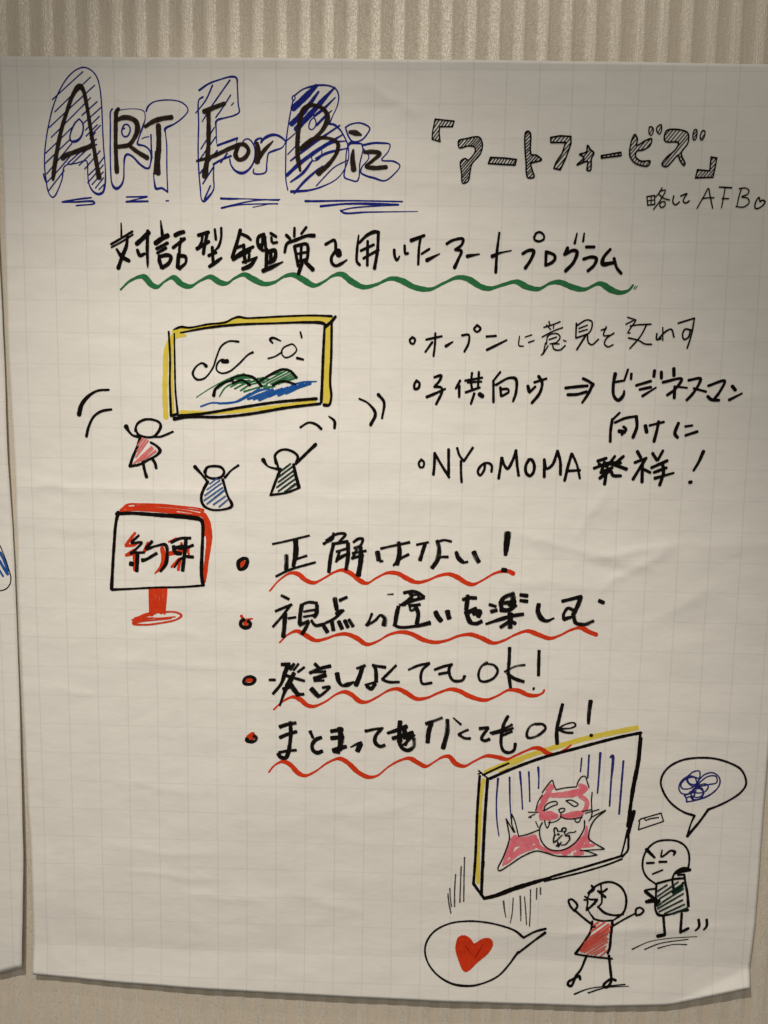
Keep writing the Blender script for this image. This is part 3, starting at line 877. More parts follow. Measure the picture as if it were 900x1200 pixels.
1.73|-188.6,179.5 -187.8,161.4 -188.1,138.6 -187.7,112.5,2.3
1.56|-184.1,178.1,1.2 -184,153.9 -183.5,131 -182.2,114.1,1.9
2.27|-187.7,112.2 -182.2,113.8
1.56|-184.4,181.4,1.1 -178.9,183.4,2.1 -172,183 -156.6,185.9 -142.8,187.6 -136.6,190.7 -132,192,1.9 -125.9,191.2 -116.7,191.6 -93.7,193.1 -70.8,194 -57.1,193.6,1.9
1.56|-179,178.9,1.2 -156.6,183.2,1.9 -132,186,1.9 -101.4,187.5 -78.4,188.5,2 -64.7,188.1,2.5 -61.9,186.5,2.2
2.55|-62.4,185 -57.1,189.6 -54.1,193.3,2.2
2.38|-62.8,185,2 -63.7,163.2 -64.4,140.5 -65,125.3,2.6
2.05|-57.1,188.8 -57.2,163.3 -57.9,140.6 -56.9,130 -58.7,123.1 -62.7,123,2.9
2.27|-181.5,112.3,2.6 -163.5,114.1 -132.4,119.6 -101.3,124.7 -68.9,128,2.6
2.27|-185.1,109.8,3 -172.9,111.5 -148,111.9 -123.1,114.8 -93.6,120.2 -65.8,124,2.1
> cloud_drawing black
1.40|-158.5,152.7,2.9 -161.5,155,1.6 -166.2,152.6 -169.4,146.5,1.9 -166.3,142,1.9 -160.1,142.8 -153.1,151.3 -149.9,160.4 -146,168.8 -139.8,172.7 -132.1,172.5,1.7
1.90|-145.3,156.4,2.9 -141.4,156.8,3.6
1.40|-140.7,156,1.6 -145.3,158.2 -149.2,155.1 -150,149.8 -146.1,147.2 -139.9,148.5 -132.2,154.6 -124.4,162.3 -120.6,164.2,1.9
> sun_drawing black
1.22|-93.7,169.6 -88.3,171.1 -85.2,166.7 -89.1,162.1 -94.4,160.5 -97.5,164.2 -96,168 -93.7,169.6
1.72|-104.7,172,1.7 -106.7,174.6,2.1 -104.4,175.9,2.1 -98,173.6,1.1
1.23|-108.3,159.5 -102.9,161.1 -96.8,164.8
1.55|-82.2,180.7 -81.1,176.5
1.90|-84.8,160.2,2.2 -79.8,159.1
> hills_drawing green
0.90|-166.5,127.5 -157.1,133.7 -144.6,140.8 -132.2,146.3,1.1
1.57|-149.3,134.6,1.4 -140,141.6 -132.2,145.5 -127.6,146.8
1.41|-147.8,128.5,1.1 -143.1,135.5 -135.4,139.4 -126.1,139.5
1.40|-143.1,139.3 -133.8,144 -123,144.9
1.40|-138.5,136.3 -132.3,139.5 -123,141.9
1.23|-136.9,142.4 -129.2,143.3 -119.1,143.9
1.40|-135.4,134.8 -126.1,139.5 -116.8,142
1.40|-130.7,133.4 -123,138.1 -113.7,140.5
1.40|-127.7,132.7,1.7 -119.9,135.1 -109.1,138.3
1.23|-116.8,143.5 -107.5,142.9
1.57|-111.4,136,1.9 -102.9,137.2
1.74|-113.7,140.5,2.2 -107.5,145.9 -96.7,148.4
1.23|-112.2,139.8 -93.7,149.9
1.23|-109.8,139 -89,150
1.23|-106,139.1 -87.5,148.5
1.23|-102.9,139.2 -86.7,147
1.23|-99.8,139.2 -85.9,145.5
1.23|-96.7,140.3 -85.2,144.4
1.23|-125.3,138.8 -116.8,142.7 -112.2,144.3
> hill_outline black
2.26|-152.5,129.2,2.8 -150.9,134.6 -143.1,140,1.7 -136.9,141.7
2.25|-138.4,143.2,1.1 -127.6,145.9,1.6 -119.9,143.9 -113.7,137.5,2.6
1.91|-136.9,139.4,1.6 -129.2,141.8 -123,138.1,2.2
1.91|-115.2,141.2,1.6 -107.5,145.9 -96.7,150.9,2.1 -90.6,150 -85.2,144.7,2.6
1.91|-104.4,138.1 -96.7,141.5 -85.9,139.4,1.6
> water_drawing water_blue
1.58|-163.1,120.1 -154.1,123.1 -143.2,122.8 -135.4,124.1 -129.2,127.3 -123,131.2
1.75|-147.9,122.7 -132.3,124.9 -123,130.4 -115.3,135.1
1.91|-127.7,127.3 -115.3,133.6 -107.5,135.6
2.25|-124.6,126.6 -104.4,134.6
2.25|-119.9,126.7 -96.7,135.4
2.59|-115.3,126.3 -92.1,136.3
2.42|-107.5,129.2 -85.9,138.4
2.42|-99.8,130.1 -79.8,139.5
2.08|-93.6,131.7 -73.6,141.1
1.57|-85.9,135.6 -73.6,139.6
1.57|-89,138.6 -79.8,141 -69,141.7,1.2
> motion_line black
3.31|-263.4,112,3.6 -261.1,119.8,3.6 -255.4,126.8,2.6 -247.5,131.5,1.9 -238.1,132.4,1.8
> motion_line black
2.29|-257.9,94.3 -255.8,102.1 -251.1,110.7,1.9 -244.8,115 -236.6,116.6,1.8
> motion_line black
1.92|-81.9,104.7,1.9 -75,108.6,1.7 -68.8,107.1,2.3 -64.9,103.8,2.6
> motion_line black
2.08|-58.7,113.9,1.2 -54.1,110.1,2.3 -54,104.6,2.6
> motion_line black
2.24|-34.2,128.5,1.6 -27.2,125.1,1.7 -21,116.8,2.8 -24.7,107.6,2.6
> motion_line black
2.41|-18.9,132.1,2.9 -14.2,126.1,2.4 -15.5,113.1,1.9
> figure_drawing black | stick figure with raised arms in a pale red hatched dress
2.02|-217.5,99.3,1.8 -215.6,105.1 -209.7,108.7 -202.6,108.8 -197.4,106.6 -196.3,103.7,2.5 -199.3,97.8,2.3 -202.9,94.9,1.8 -209.9,94.7 -215.2,97 -217.1,101.6
2.79|-224.8,102.9,4.1 -222.8,99.2,2.5 -219.3,95.7,1.8 -213.5,94.7
1.77|-202.9,94.9 -197,95 -191.1,97.2 -186.3,99.4
2.28|-213.5,94.1 -216,86.5 -220.3,77,2.3 -222.4,70.5,2.8
2.04|-222.4,70.5,2.6 -215.1,71.8 -206.7,76.1 -199.6,80.3 -197.2,83.9,3.1 -200.6,87.9 -204.7,90.2,2
2.55|-211.7,75.4 -210.4,67.8 -208.8,62,3.1
2.55|-204.1,77.3 -201.5,73.3 -200.7,69.4
+ dress_hatching pale_red
1.52|-219.2,72.6 -204.2,86.7
1.51|-217.3,78.3 -207,91.9
1.38|-216,83 -208.8,93
1.38|-215.4,87.6 -211.1,93.5
1.39|-215.6,74.2 -203,85.5
1.39|-212.1,75.4 -200.7,83.8
1.38|-209.1,77.2 -200.7,83.2
> figure_drawing black | stick figure with raised arms in a blue hatched robe
2.16|-160.3,66.4,2.8 -158.5,70.5 -152.6,71.8 -146.7,70.8 -144.4,67.3,2.3 -146.8,63.1 -153.9,61.6 -159.1,63.5 -160.6,67.6
2.55|-168.5,70.9,3.6 -163.3,65.2,2 -158.6,59.4,2.3
1.90|-143.8,62.6,2.2 -138.5,68.6,1.6 -132.6,72.8
2.55|-158,58.8,2.6 -161.6,52.2 -163.5,45.1,2.3 -161.7,39.2 -155.3,35.8,1.8 -145.8,36,1.8 -138.7,38.5,2.3 -138.1,40.3,2.8 -141.6,47.9,2 -145.6,60.8,2.6
+ dress_hatching blue_ink
1.13|-156.3,57.1 -150.3,61.9
1.13|-158.7,52.3 -148,60.2
1.26|-160.5,47.5 -146.8,57.8
1.26|-161.1,43.4 -145.7,54.3
1.26|-158.8,40.5 -144.5,52,1.8
1.26|-153.5,40 -143.4,47.3
1.26|-148.7,38.3 -141.6,44.4
> figure_drawing black | stick figure with raised arms in a dark green hatched robe
2.14|-101.6,75.3,3 -102.5,81.5 -98.5,85.5,1.9 -92.9,86.4 -86,83.6 -83.8,80.6,2.4 -85.4,75.6,2.1
2.14|-99.7,71 -101,75.3 -102.5,80.2
2.28|-112.2,77.6,3.8 -108.5,72.7,1.7 -99.7,70.1
2.41|-85.4,75 -78.6,81.9,2.4 -69.3,91,2.9
2.42|-97.9,70.4 -101,62.8 -106,49.2,1.9
2.69|-87.3,74.3,2.4 -85.7,66.8,3 -82.8,55.6,3
1.88|-106.3,48.9 -93.5,51 -82.2,55.4
+ dress_hatching green_dark
1.46|-97.2,69.1 -89.8,74.9
1.46|-99.1,64.1 -88.5,72.4
1.46|-99.7,59.7 -87.2,69.3
1.46|-101,55.3 -86.6,66.2
1.46|-99.7,52.2 -86,62.5
1.46|-94.7,51.6 -86,58.1,2.1
> signboard_drawing red | red and black signboard on a red foot
2.91|-230.7,33.4 -225.6,37.7
1.32|-226.7,37.4,1.4 -224.5,38.6,1.7 -213.4,39.2 -196.7,39.1 -180.1,37.8 -169.1,36.9 -161.9,35.4,1.9
1.93|-225.6,35.9,2.4 -202.3,35.9 -178,34.2 -165.3,32,1.7
1.69|-226.2,34.3 -207.9,33.8 -184.6,32.2 -164.7,30.6
1.44|-218.9,37.6 -196.8,37.6 -175.7,36 -164.7,34.4
1.20|-210,38.4 -193.4,38.3
1.44|-231.3,33.1,1.4 -202.3,34.6,1.2 -184.6,33.2
3.39|-162.5,34.8,2.2 -163.4,30.9,3.9
3.88|-162.5,32 -159.2,25.4
4.85|-160.8,31.5,3.1 -158.2,23.2,5.1 -157.4,11,5.1 -159,-2.5,3.9 -160.7,-14.9,3.7 -161.7,-25.1,2.4
2.42|-161.4,28.7 -161,14.2,1.9
1.84|-208.2,-32.7 -208.2,-54.6
2.96|-206.9,-32.3 -206.7,-54.6
2.95|-204.4,-32.3 -204.4,-52.8
2.71|-201.5,-32.2 -201.6,-52.2
2.95|-198.5,-32.2 -198.8,-52.7
2.70|-195.4,-32.1 -196.2,-52.1
1.96|-194,-32.1 -194.9,-42.9 -196,-53.2
1.60|-223.7,-59.6,1.2 -211.8,-54.1 -198.2,-52.1 -185.8,-52 -181.6,-54.6,2 -185.9,-58.1,1.6 -199.5,-61.5 -213.1,-63.3 -222.7,-62.4,2 -221.5,-60.1 -211.8,-55.9 -203.9,-53.4
1.10|-222.1,-61.3 -211.8,-57.6 -200.6,-57.3 -187,-55.8
1.10|-219.8,-60.1 -206.2,-57.4
1.35|-221.4,-57.8 -212.9,-55.3 -207.3,-54
1.35|-221,-61.6 -211.9,-59.9 -200.6,-58.5 -190.4,-57.1
+ board_outline black
2.67|-233,31.7,3.2 -235,23.9 -237.6,1.5 -239.1,-16.6 -240.4,-33.1,3.2
3.16|-234.6,30.6,2.9 -222.4,31.4,2.9 -196.9,30.2,3.4 -174.7,29,3.9 -164.2,27,3.6 -162.6,23.1 -162.7,14.2,2.7 -163.8,-8.2 -164.1,-19.5 -162.9,-28,3.2
1.84|-240.1,-33.7,2.5 -226,-32.8 -203.5,-31.1 -181,-30.1 -162.6,-28.3,2
> kanji_character red
2.55|-219.4,14.7 -227.4,4.5
2.69|-227.4,3.9 -220.7,4.6 -217.3,6.9
1.95|-227.6,-4 -220.8,0.7
2.20|-227.6,-4.5 -219.8,-2.7
3.67|-220.3,-0.4 -220,-16.2
2.93|-211.7,-0.2 -208.6,6.6
3.91|-196.8,2.3 -195.8,-5.5,3.9 -198.1,-13.5,3.2 -203.3,-19,1.2
1.95|-210.9,-8.1 -201.9,-2.3
+ kanji_fill black_brush
2.31|-216.1,13.1 -222.4,6.3 -214,7 -223.7,-3.3
2.69|-223.7,-2.2 -211.9,-1.4
3.43|-217.7,-1.5 -218.7,-17.9
4.06|-224.4,-11.2 -221.6,-11.7
2.94|-214.3,-8.2,3.7 -210.9,-7.5 -201.3,-1.7
2.93|-205,8.3 -210.2,1.5,3.2 -202.9,3.9,2.2 -193.9,5.2,3.2 -192.7,-3.2,3.2 -194.2,-11.1,3.2 -198.8,-17.4,2.4
> kanji_character red
1.82|-191.1,8 -184.9,11
2.06|-180.5,7.1 -180.7,-0.7,2.9
3.79|-191.8,-2.1 -185.1,-0.8 -175.1,1.6,3.2
2.06|-176.2,2.7 -174.5,-1.7
2.32|-189.2,-13.3 -183,-6.4
2.69|-183.6,-15.4 -181.8,-6.4
+ kanji_fill black_brush
2.68|-189.4,7.5 -181.6,11 -172.7,11.6
3.42|-187.3,4.8 -185.7,-0.8,3.7 -180.7,-1.8
3.41|-176.6,10.6 -178.2,-2.9 -180,-16.5
2.68|-185.1,3.1 -178.4,2.7 -170.6,5.7
2.93|-187.3,2.5 -179.5,4.9
2.93|-176.2,-4 -170.7,-4.4
2.69|-187,-13.8,1.5 -181.8,-6.4 -178.5,-5.2
> bullet_dot black
1.86|7.6,178.1,2 9.9,176.4 8.6,172.8 6.3,173.7 5.8,176.1 7.6,177.7
> kana_character black
1.86|18.8,176.3 31.2,179.1
1.86|26,181.5 25.9,172.3 25,163.5
1.86|23.7,174.3 18.4,166.6
> long_vowel_mark black
2.01|34.7,171.4,2.6 40.1,174.8,1.4
> kana_character black
1.85|59.2,188.2 62,185.6 59.3,182.9 56.8,185.1 59.2,188.2
1.86|47.4,180 52.6,180.5 52.8,174.1 49.6,167.3
> kana_character black
1.86|66.9,179.4 74.4,180
2.01|67.5,168.9 75.3,172.8 83,176.8,1.4
> kana_character black
1.11|93.1,180 93.1,172.6 96.5,172.3
0.96|97.6,179.4 102.9,181.2
1.11|100.4,175.2 104.9,176.8
> kanji_character black
1.25|116.1,191.7 116.9,188.6
1.11|112.2,187.2 120.2,189.8 124.9,191.8
1.11|114.2,189 117.7,185.7
0.96|120.2,189.8 119.7,186.4
1.11|111.1,179.6 119.8,184.4 127.1,187.2
1.11|115.2,179.7 117.2,181.7 123.2,182.4 125.4,179.8 122.8,175.7 117.5,174.3
1.11|116.7,177.7 122.7,179.8
1.11|115.2,180.3 114.8,174.3
1.11|114,174.9 112.3,166.9 111,165.5
1.11|120.9,174.4 124.9,174.4
1.26|119.5,174.4 121,170.3 125.8,169.7 129.7,173.2
0.96|128.2,177.2 130.3,176.5
0.96|116.2,173 112.4,166.2
> kanji_character black
1.40|137.8,190.7 137.9,179.3
1.25|137.9,188.7 145.8,193.4 149.9,192.2 149.8,186.2 147,182.1
1.11|140,186.7 146.6,189.4
1.11|140.1,184 146.8,186.1
1.41|138.3,179.3 147,182.4
1.55|145.6,181.4 142.5,176 139.1,170.2
1.26|147,181.4 147.9,176.1 150.7,174.1 155.9,178.5
> kana_character black
1.25|157.6,185.6 161.6,187
1.25|161.5,188.3 159.8,181.6 165.2,181.7
1.25|167.9,183.5 162,179 160.8,174.9 163.7,172.7 167.6,174.4
> kanji_character black
1.10|178,195.9 184.5,194
1.10|176.9,190.5 184.5,194 180.5,187.2 178.7,183.6 180.7,183.9
1.25|180.4,189.2 185.1,190 196.7,190.8
1.25|193.1,190.1 188.9,181.4 181,171.6
1.25|179.5,179.9 187.7,178 192.6,175.4 198,175.1
> kana_character black
1.40|201.6,183.5 201.8,178.9 205.2,179.6
1.10|206,188.3 206.6,178.3
1.40|203.2,179.6 208.9,185.6 212.8,187 215.2,181.1
> kana_character black
1.40|217.9,191.8 230.4,195.9
1.39|230.4,195.9 229.1,184.6 226.1,172.5
1.40|228.3,186.6 223.6,187.2 221.8,182.5 223.4,179.2 226.6,181.2 227.7,185.9
> bullet_dot black
2.18|11.7,143.7,2.3 14.2,141.7 13.2,137.6 10.5,137.1 10.1,140.9 11.7,143.4
> kanji_character black
2.18|26.1,146.6 31.6,148.1 30.3,144 26.3,139.1
2.18|26.3,139.1 31.8,138.5 32.6,135.8 28,125.1
2.34|20.3,130.8 27.1,133.7 35,137.5,1.6
> kanji_character black
2.02|46.8,144.2 43.5,138
2.33|46.2,140.1 46.4,131.3
2.02|56.2,150.5 55.7,143 56.6,137.6
2.02|61.7,151.2 61.3,139
1.87|50.9,144.3 64.5,146.9
2.03|51.6,135 62.7,139
2.03|58.5,134.2 56,125.9
3.84|62.9,133.6 65,132.2
1.72|53,142.9 63.9,143.8
> kanji_character black
1.72|78.8,151.5 73.5,144.6
2.17|73.5,144.6 74.1,127.6
2.02|75.7,141.3 85.8,146.9 91.3,146.3,2.6 91.9,135.4,2.3 89.8,128.5
2.17|79.2,139.3 80.1,132.5
2.02|79.9,137.9 85.4,138 86.1,136 80.8,132.5
> kana_character black
2.92|101.3,140.7 102.3,136.9
2.02|102.6,135.6 107.2,140.4
2.02|106.4,143.8 115.8,146.9
2.46|109.6,148.6 112.5,143.9 111.1,135.7 105,127.4
> arrow_mark black
2.47|131.4,139.7 140.7,140.9 148.8,141.7
2.47|133.4,134.4 140.9,134.8 148.3,137
2.46|145.1,147.4 150,145.1 153.5,142.5
2.46|153.1,143.2,2.9 149.8,135.6 145.3,128.3,2
> kana_character black
2.60|170.5,151.5,3.2 169.4,143.4 170.3,133.9 173.9,130.6,2.9 177.8,134.7 178.3,138.1,1.7
2.01|169.1,144.8 177.2,146.2
1.86|180.4,155.1 177.9,146.2
2.30|183.3,151.7 183.2,147.7
> kana_character black
2.31|187.6,142.6 198.9,146.2
2.31|190.5,139.4 199.2,141.4
2.31|193,134.3 203.3,141.2,1.4
2.60|201.5,154.4 201.2,150
2.60|206.9,153.5 207.2,148.7
> kana_character black
2.74|216.6,156.3 217,150.9
2.31|208.5,145.4 223.2,148.3 218.3,140.1 212.4,135.3
2.60|218.1,142.1 218,133.3
1.71|219.5,142.2 227.7,141.3
> kana_character black
2.30|228.7,147.3 238.1,148.8 237,144.5 232.1,136.3 228,131.7
2.01|233.1,141 242.8,138.5
> kana_character black
2.30|244.5,143.2 257.1,147.2 253.6,138.6 249.9,133.2
2.61|244.4,134.8 247.2,132.4 253.4,131.9
> kana_character black
2.75|263.4,143.1 265.9,140.2
2.31|261.5,132.3 271.3,137.6,1.6
> kanji_character black
1.87|175.5,120.7 170.5,115.5
2.48|169.9,115.5 168.9,106.6 169,97.6
2.18|172.1,112.8 180.1,116.4 188.9,118.1
2.77|188.9,117.9 189.7,109.7 187,101.1
3.24|175.8,106 180,105.4
2.33|179.1,109.5 181.2,107.5 178,103.3
> kana_character black
3.23|196.5,110.5 197.7,105.7
2.03|199.8,110.9 205.6,112.5 210.9,113.9
2.62|206.8,114.1 205.8,107.2 204,98.2
> kana_character black
2.77|222.6,113.2 220.3,104.7 222.6,101.7
1.87|228.2,110.6 233.6,111.5
2.33|228.9,103.5 238,106.7
> bullet_dot black
1.92|16.8,80.2,2.1 19.1,78.3 18.5,74.1 16.1,74 15,77.4 16.8,79.9
> letter black
2.43|27.8,85.7 27.7,76.1 27.1,68.3
2.26|28.3,84.6 33.9,75.4 40,66.2
2.43|39,88.7 39.2,79.4 39.5,68.5
> letter black
2.08|45.9,90 47.9,84.2 51.6,79.6
2.08|58.5,90.5 51.6,79.6
2.09|49.2,79.6 49.5,70.3 50.2,62.5
> kana_character black
2.09|68.6,78.4 68.3,72.9 65,68.2 63.1,71.3 66.3,76.8 71.6,78.4 74.3,76.2 74.2,71.5
> letter black
2.42|82.3,82.5,2.9 81.4,75.5 80.2,66.2
2.42|82.3,82.5 84.8,76.3 87.2,74.1 90.8,80.3 93.6,88.9
2.42|93.6,88.4 94.8,77.3 96.3,68.8
> letter black
2.59|104.3,81.8 102,77.4 102.2,71.3 105.4,68.5 108.1,71.4 108.6,77.6 106.2,81.8 103.8,81.8
> letter black
2.59|116.6,82 117.1,68.1
2.42|116.6,81.6 118.7,74.7 123.2,77.8 127,89
2.58|127,89 129.5,81 130.1,70.2
> letter black
2.58|138.5,87 136.2,78.1 133.7,65.3
2.08|138.9,87 143.1,78.2 145.9,67.4
2.25|135.7,73.1 145.6,73.9
> kanji_character black
2.58|159.8,81.6 166.6,84
2.59|157.1,75.7 169.1,80.2 178.3,80.4
2.25|160.7,79.3 167.7,77.1
2.24|173.4,85.7 168.4,78.6
2.58|180.3,85.8 173.7,79.5
2.92|169.1,80.2 183.1,75.5
2.58|165.2,80.9 163.3,73.9
2.59|162.6,72.4 171.6,76.4
2.93|162,67.7 169.4,74
2.76|167.2,72.5 166.1,63.1
2.76|171,73.3 172.6,70.2 178.8,69.9
> kanji_character black
2.74|191.2,89.8 194,85.3
2.41|189.7,80.9 198.6,84.6
2.58|197.9,83.8 188.9,67.4
2.75|195.8,79.9 196.2,65.3
2.41|197.6,75.3 202.3,73.1
2.57|203.5,88.5 207.1,83.2
2.24|211.6,91 207.9,83.2
2.58|203.2,77 215.5,82.9
2.58|205.4,73.2 215.1,77.2
2.75|211.9,80.2 213,73.3 210.5,63.2
2.76|206.4,68.5 221.1,73.1,1.7
> exclamation_mark black
2.57|243.9,90.8,2.9 240.7,82.3 237,75.3,1.9
3.09|234.4,65.7 235.6,66
> wavy_underline red
N3.90;48;1.49|-107,-31.8 -98.7,-22.2 -89.4,-16.2 -83,-17.1 -77.3,-21.7 -70.1,-24 -61.6,-19.9 -53.1,-14.7 -46,-12.8 -38.9,-15.8 -31.7,-21.4 -26,-23.5 -17.5,-18.5 -9,-14.4 -0.5,-14.7 6.6,-18.4 15.2,-21.8 23.7,-20.2 33.5,-15.9 41.9,-14.3 49.1,-16.8 56.3,-21.2 62,-22.5 70.3,-18.5 78.6,-13.2 85.6,-10.9 91.2,-10.8 94.8,-12.6
> wavy_underline red
N3.95;48;1.51|-98.7,-75.9 -91.5,-68.8 -84.3,-65.7 -78.5,-68.1 -68.4,-73.4 -59.8,-71.7 -51.2,-68.3 -42.6,-67.2 -33.9,-70.4 -25.2,-75.6 -16.7,-72.9 -6.7,-66.8 3.2,-64.3 11.8,-65.6 22,-70.5 32,-72.5 42,-70.5 51.8,-66.4 61.8,-65.1 70.4,-67.9 80.5,-72 89,-69.6 98.7,-64.3 108.5,-61.1 117.2,-63.8 127.2,-66.9 135.6,-64.1 143.9,-59.5 152.3,-57.2 159.5,-60.6 165.3,-62.7
> wavy_underline red
N4.01;48;1.53|-103.7,-134.7 -95.7,-127 -87,-123 -81.1,-125.1 -75.3,-129.9 -69.5,-130.8 -59.3,-126.1 -50.7,-119.8 -43.5,-117.4 -37.7,-119.5 -30.3,-125.3 -24.5,-125.6 -15.9,-121.2 -5.9,-114.9 1.3,-113.5 8.6,-116.8 17.3,-121.8 25.9,-120.8 35.9,-116.1 45.9,-112.8 53.1,-114.1 61.9,-118.4 74.9,-121.5 84.8,-117.8 94.7,-112.3 103.3,-112.8 110.6,-116.1 117.8,-116.5 123.4,-113.8 124.3,-111.6
> wavy_underline red
N4.07;48;1.55|-107.7,-190.2 -103,-184.2 -95.6,-180.6 -89.7,-183 -82.4,-190.5 -76.5,-192.6 -67.7,-188.5 -57.5,-180.6 -47.2,-176.5 -39.9,-180.1 -31,-188.3 -22.2,-192.3 -14.9,-190.9 -4.8,-182.2 5.3,-176.2 12.6,-174.5 20,-178.4 26.6,-181.3 34.5,-176.5 40.2,-172.8 46,-172 52,-178.2 59.3,-180.3 67.9,-175.5 77.9,-170.7 86.6,-171.5 95.4,-173.2 101,-170.5 111,-165.2 118.1,-162.4 123.9,-163.3 129.8,-167.2 135.6,-167.5 142.7,-163.8 148.7,-159.1
> bullet_dot red
4.01|-129.3,-7.4 -129.6,-10.8
+ bullet_ring black_brush
3.38|-129,-4.7 -126.1,-5 -125.9,-9 -128.5,-13.1 -131.9,-13.8 -133.3,-10.9 -132.6,-7 -129,-4.7
> bullet_dot red
2.46|-130.9,-53.7 -128.9,-57.5
4.07|-127.8,-58.6 -127.2,-61.6
2.46|-126.8,-57.1 -121.7,-55.8,1.5
+ bullet_ring black_brush
3.42|-128.2,-56.6 -131.2,-58.4 -131.3,-61.9 -128.2,-63.9 -124.3,-63 -123.5,-60 -125.5,-57.7
> bullet_dot red
3.47|-127,-109.8 -122.6,-108.9
+ bullet_ring black_brush
2.98|-129.4,-110.6 -127.4,-107.3 -122.6,-106.5 -119.7,-108.4 -121,-111.6 -126,-113.1 -128.9,-112.1 -129.4,-110.6
> bullet_dot red
3.51|-125.7,-159.6 -121.3,-156.4 -122.8,-161.8
+ bullet_ring black_brush
3.51|-126.4,-160.7 -126.7,-162.7 -122.8,-163.6 -119.4,-162.6 -118.8,-159.9 -120.8,-158.4
> kanji_character black_brush
1.95|-104.7,8 -93.1,10.7 -73.9,15.8
4.61|-85.5,12 -85.2,1.9 -87.3,-10.4,3.4
4.00|-93.3,-1.1 -93,-6.9 -93.3,-13.4
2.11|-85.9,-4.6 -76,-1.2
2.12|-101.9,-19.3 -90.2,-13.3 -68.8,-6.6
> kanji_character black_brush
2.73|-62.5,8.9 -54.8,14 -54.1,18.4,2.1
2.26|-60.4,11.8 -50.6,17.7 -44.2,17.4 -49.1,11.3
3.35|-54,9.8 -56.1,-0.3 -57.7,-14.8
2.73|-54.7,9 -42,11.5
3.67|-42,10 -41.9,-0 -43.4,-12.3
2.26|-51.8,2.6 -41.9,5.7
2.42|-51.1,-3.8,3.4 -41.9,1.4
2.27|-51.8,-6 -49,2.7
2.41|-37.7,10.8 -33.5,13.8 -30,13.8 -31.4,8.8 -37,5.8
2.42|-38.3,1.5 -27,3.9
2.42|-39,-2.8 -29.1,0.3
4.29|-32,7.4 -31.2,-2.7 -33.2,-17.1
2.41|-34.8,5.2 -37.6,-1.4
> kana_character black_brush
4.29|-17.6,3.4 -16.3,-3.8
2.10|-15.6,-4.9 -12.8,-4.4
2.41|-15,6 -3.8,8.7 8.9,11.8
3.97|-0.3,11.6 0.6,2.3 -1.4,-7.1,4.3
2.42|-4.2,-8.1 0.7,-2.7 8.4,1.8
> kana_character black_brush
2.09|14.5,9.8 24.4,12.1
3.65|21.6,10.6,3 17.6,-3.1
3.96|31.4,13.7,3.3 33.2,6.6 31.8,-2.8 27.7,-9.3
2.09|30.7,12.2 37,14.2 43.3,13.2
2.42|28.4,-8.6,1.8 33.8,-0.6 40.9,0.3
> kana_character black_brush
3.97|47.4,4.7,3 49.3,-0.2 52.9,-3.7
2.10|53,-4.5 57.2,-3.4
4.27|61.8,5 64.1,0.1 66.3,-3.4
> exclamation_mark black_brush
5.49|89.2,21.6,6.1 88.7,14.2 87.9,2.7,3.3
3.97|85.5,-9.5 89.1,-9.8
> kanji_character black_brush
2.76|-97.3,-35.2 -90.8,-38.4
2.45|-102.3,-48.9 -94.4,-45.4 -88.4,-42.8
2.29|-89.4,-43.1 -95.8,-52 -104.4,-62.5
4.05|-94.1,-50.5 -94.6,-59.3 -95.5,-71.1
2.14|-91.5,-54.8 -85,-53.5
3.72|-80,-42.9 -81.2,-50.2 -81.7,-59.8
2.45|-80.8,-42.9 -74.3,-40.5 -67.2,-41.1,3.4
3.72|-67.4,-42.6 -67.8,-49.9 -70,-52.9
2.29|-78.6,-48.7 -68.6,-46.7
2.29|-78.6,-53.1 -68.5,-51.1
3.10|-82.1,-60.5 -74.2,-56.6
3.10|-74.2,-57.4 -77.1,-63.3 -79.9,-68.1
2.77|-72.1,-55.9 -68.5,-60.2 -60.6,-58.5
3.73|-62.7,-58.6 -58.4,-65.8
> kanji_character black_brush
4.03|-52.6,-36.4 -50.7,-46.6
2.44|-48.6,-38.5,3.4 -42.2,-35.4
3.72|-51.3,-50.2 -46.4,-47.2
2.45|-59.9,-57.8 -52.7,-53.9 -44.9,-46.4
3.73|-54.9,-56.2 -53.4,-64.2
3.73|-49.1,-56.1 -46.2,-62.6
3.41|-44.1,-55.2 -41.2,-61.3
3.41|-40.6,-54.4 -36.9,-60.2
> kana_character black_brush
2.44|-21.3,-48.8 -23.4,-54.7 -25.5,-59.2,3.7
2.45|-25.5,-59.2 -18.4,-54.6 -14.2,-50.1 -10.5,-53,4 -11.2,-58.8,4.7
> kanji_character black_brush
1.48|-8.7,-32.5 -3.8,-32.1
3.38|9.4,-30.1 11.5,-33.5 7.7,-37.9 3.9,-40.9
2.90|4.7,-30.8 12.5,-29.4 17.5,-31 21.9,-34
2.27|12.3,-32.3 17.1,-32.5 16.4,-35.7 11.5,-36.4
2.91|3.5,-41.2 11.6,-37.6 21.9,-34.4
2.75|9.2,-41.7 18.7,-40.3
2.28|9.9,-40.5 10.9,-45.4 14.8,-44.2
3.70|14.9,-42.1 17.2,-47.9 16.2,-56.7
2.12|1.4,-41 6.4,-40.9
3.71|0.7,-42.5 -0.6,-48.3 -1.9,-57.1
2.77|-3.3,-57.9 1.7,-60 14.6,-58.9 27.3,-55.7,4.3
> kana_character black_brush
4.34|31.4,-46.1 33.6,-50.5 36.6,-54
4.65|41.3,-45.2 42.6,-50.3 43.2,-51.7
> kana_character black_brush
3.37|53.8,-35.4 59.5,-33.9 65.1,-33.7
4.00|58,-31.7 57.5,-38.3 56.9,-44.1
3.06|65.4,-42.4 58.4,-46.2,4
4.01|56.9,-45.5 58.5,-49.9 60.7,-54.2
4.33|62.7,-46.9 68.3,-45.3 67,-49.7
3.38|57.7,-48.4 60,-54.2 65.8,-55.5 70.2,-53.3
> kanji_character black_brush
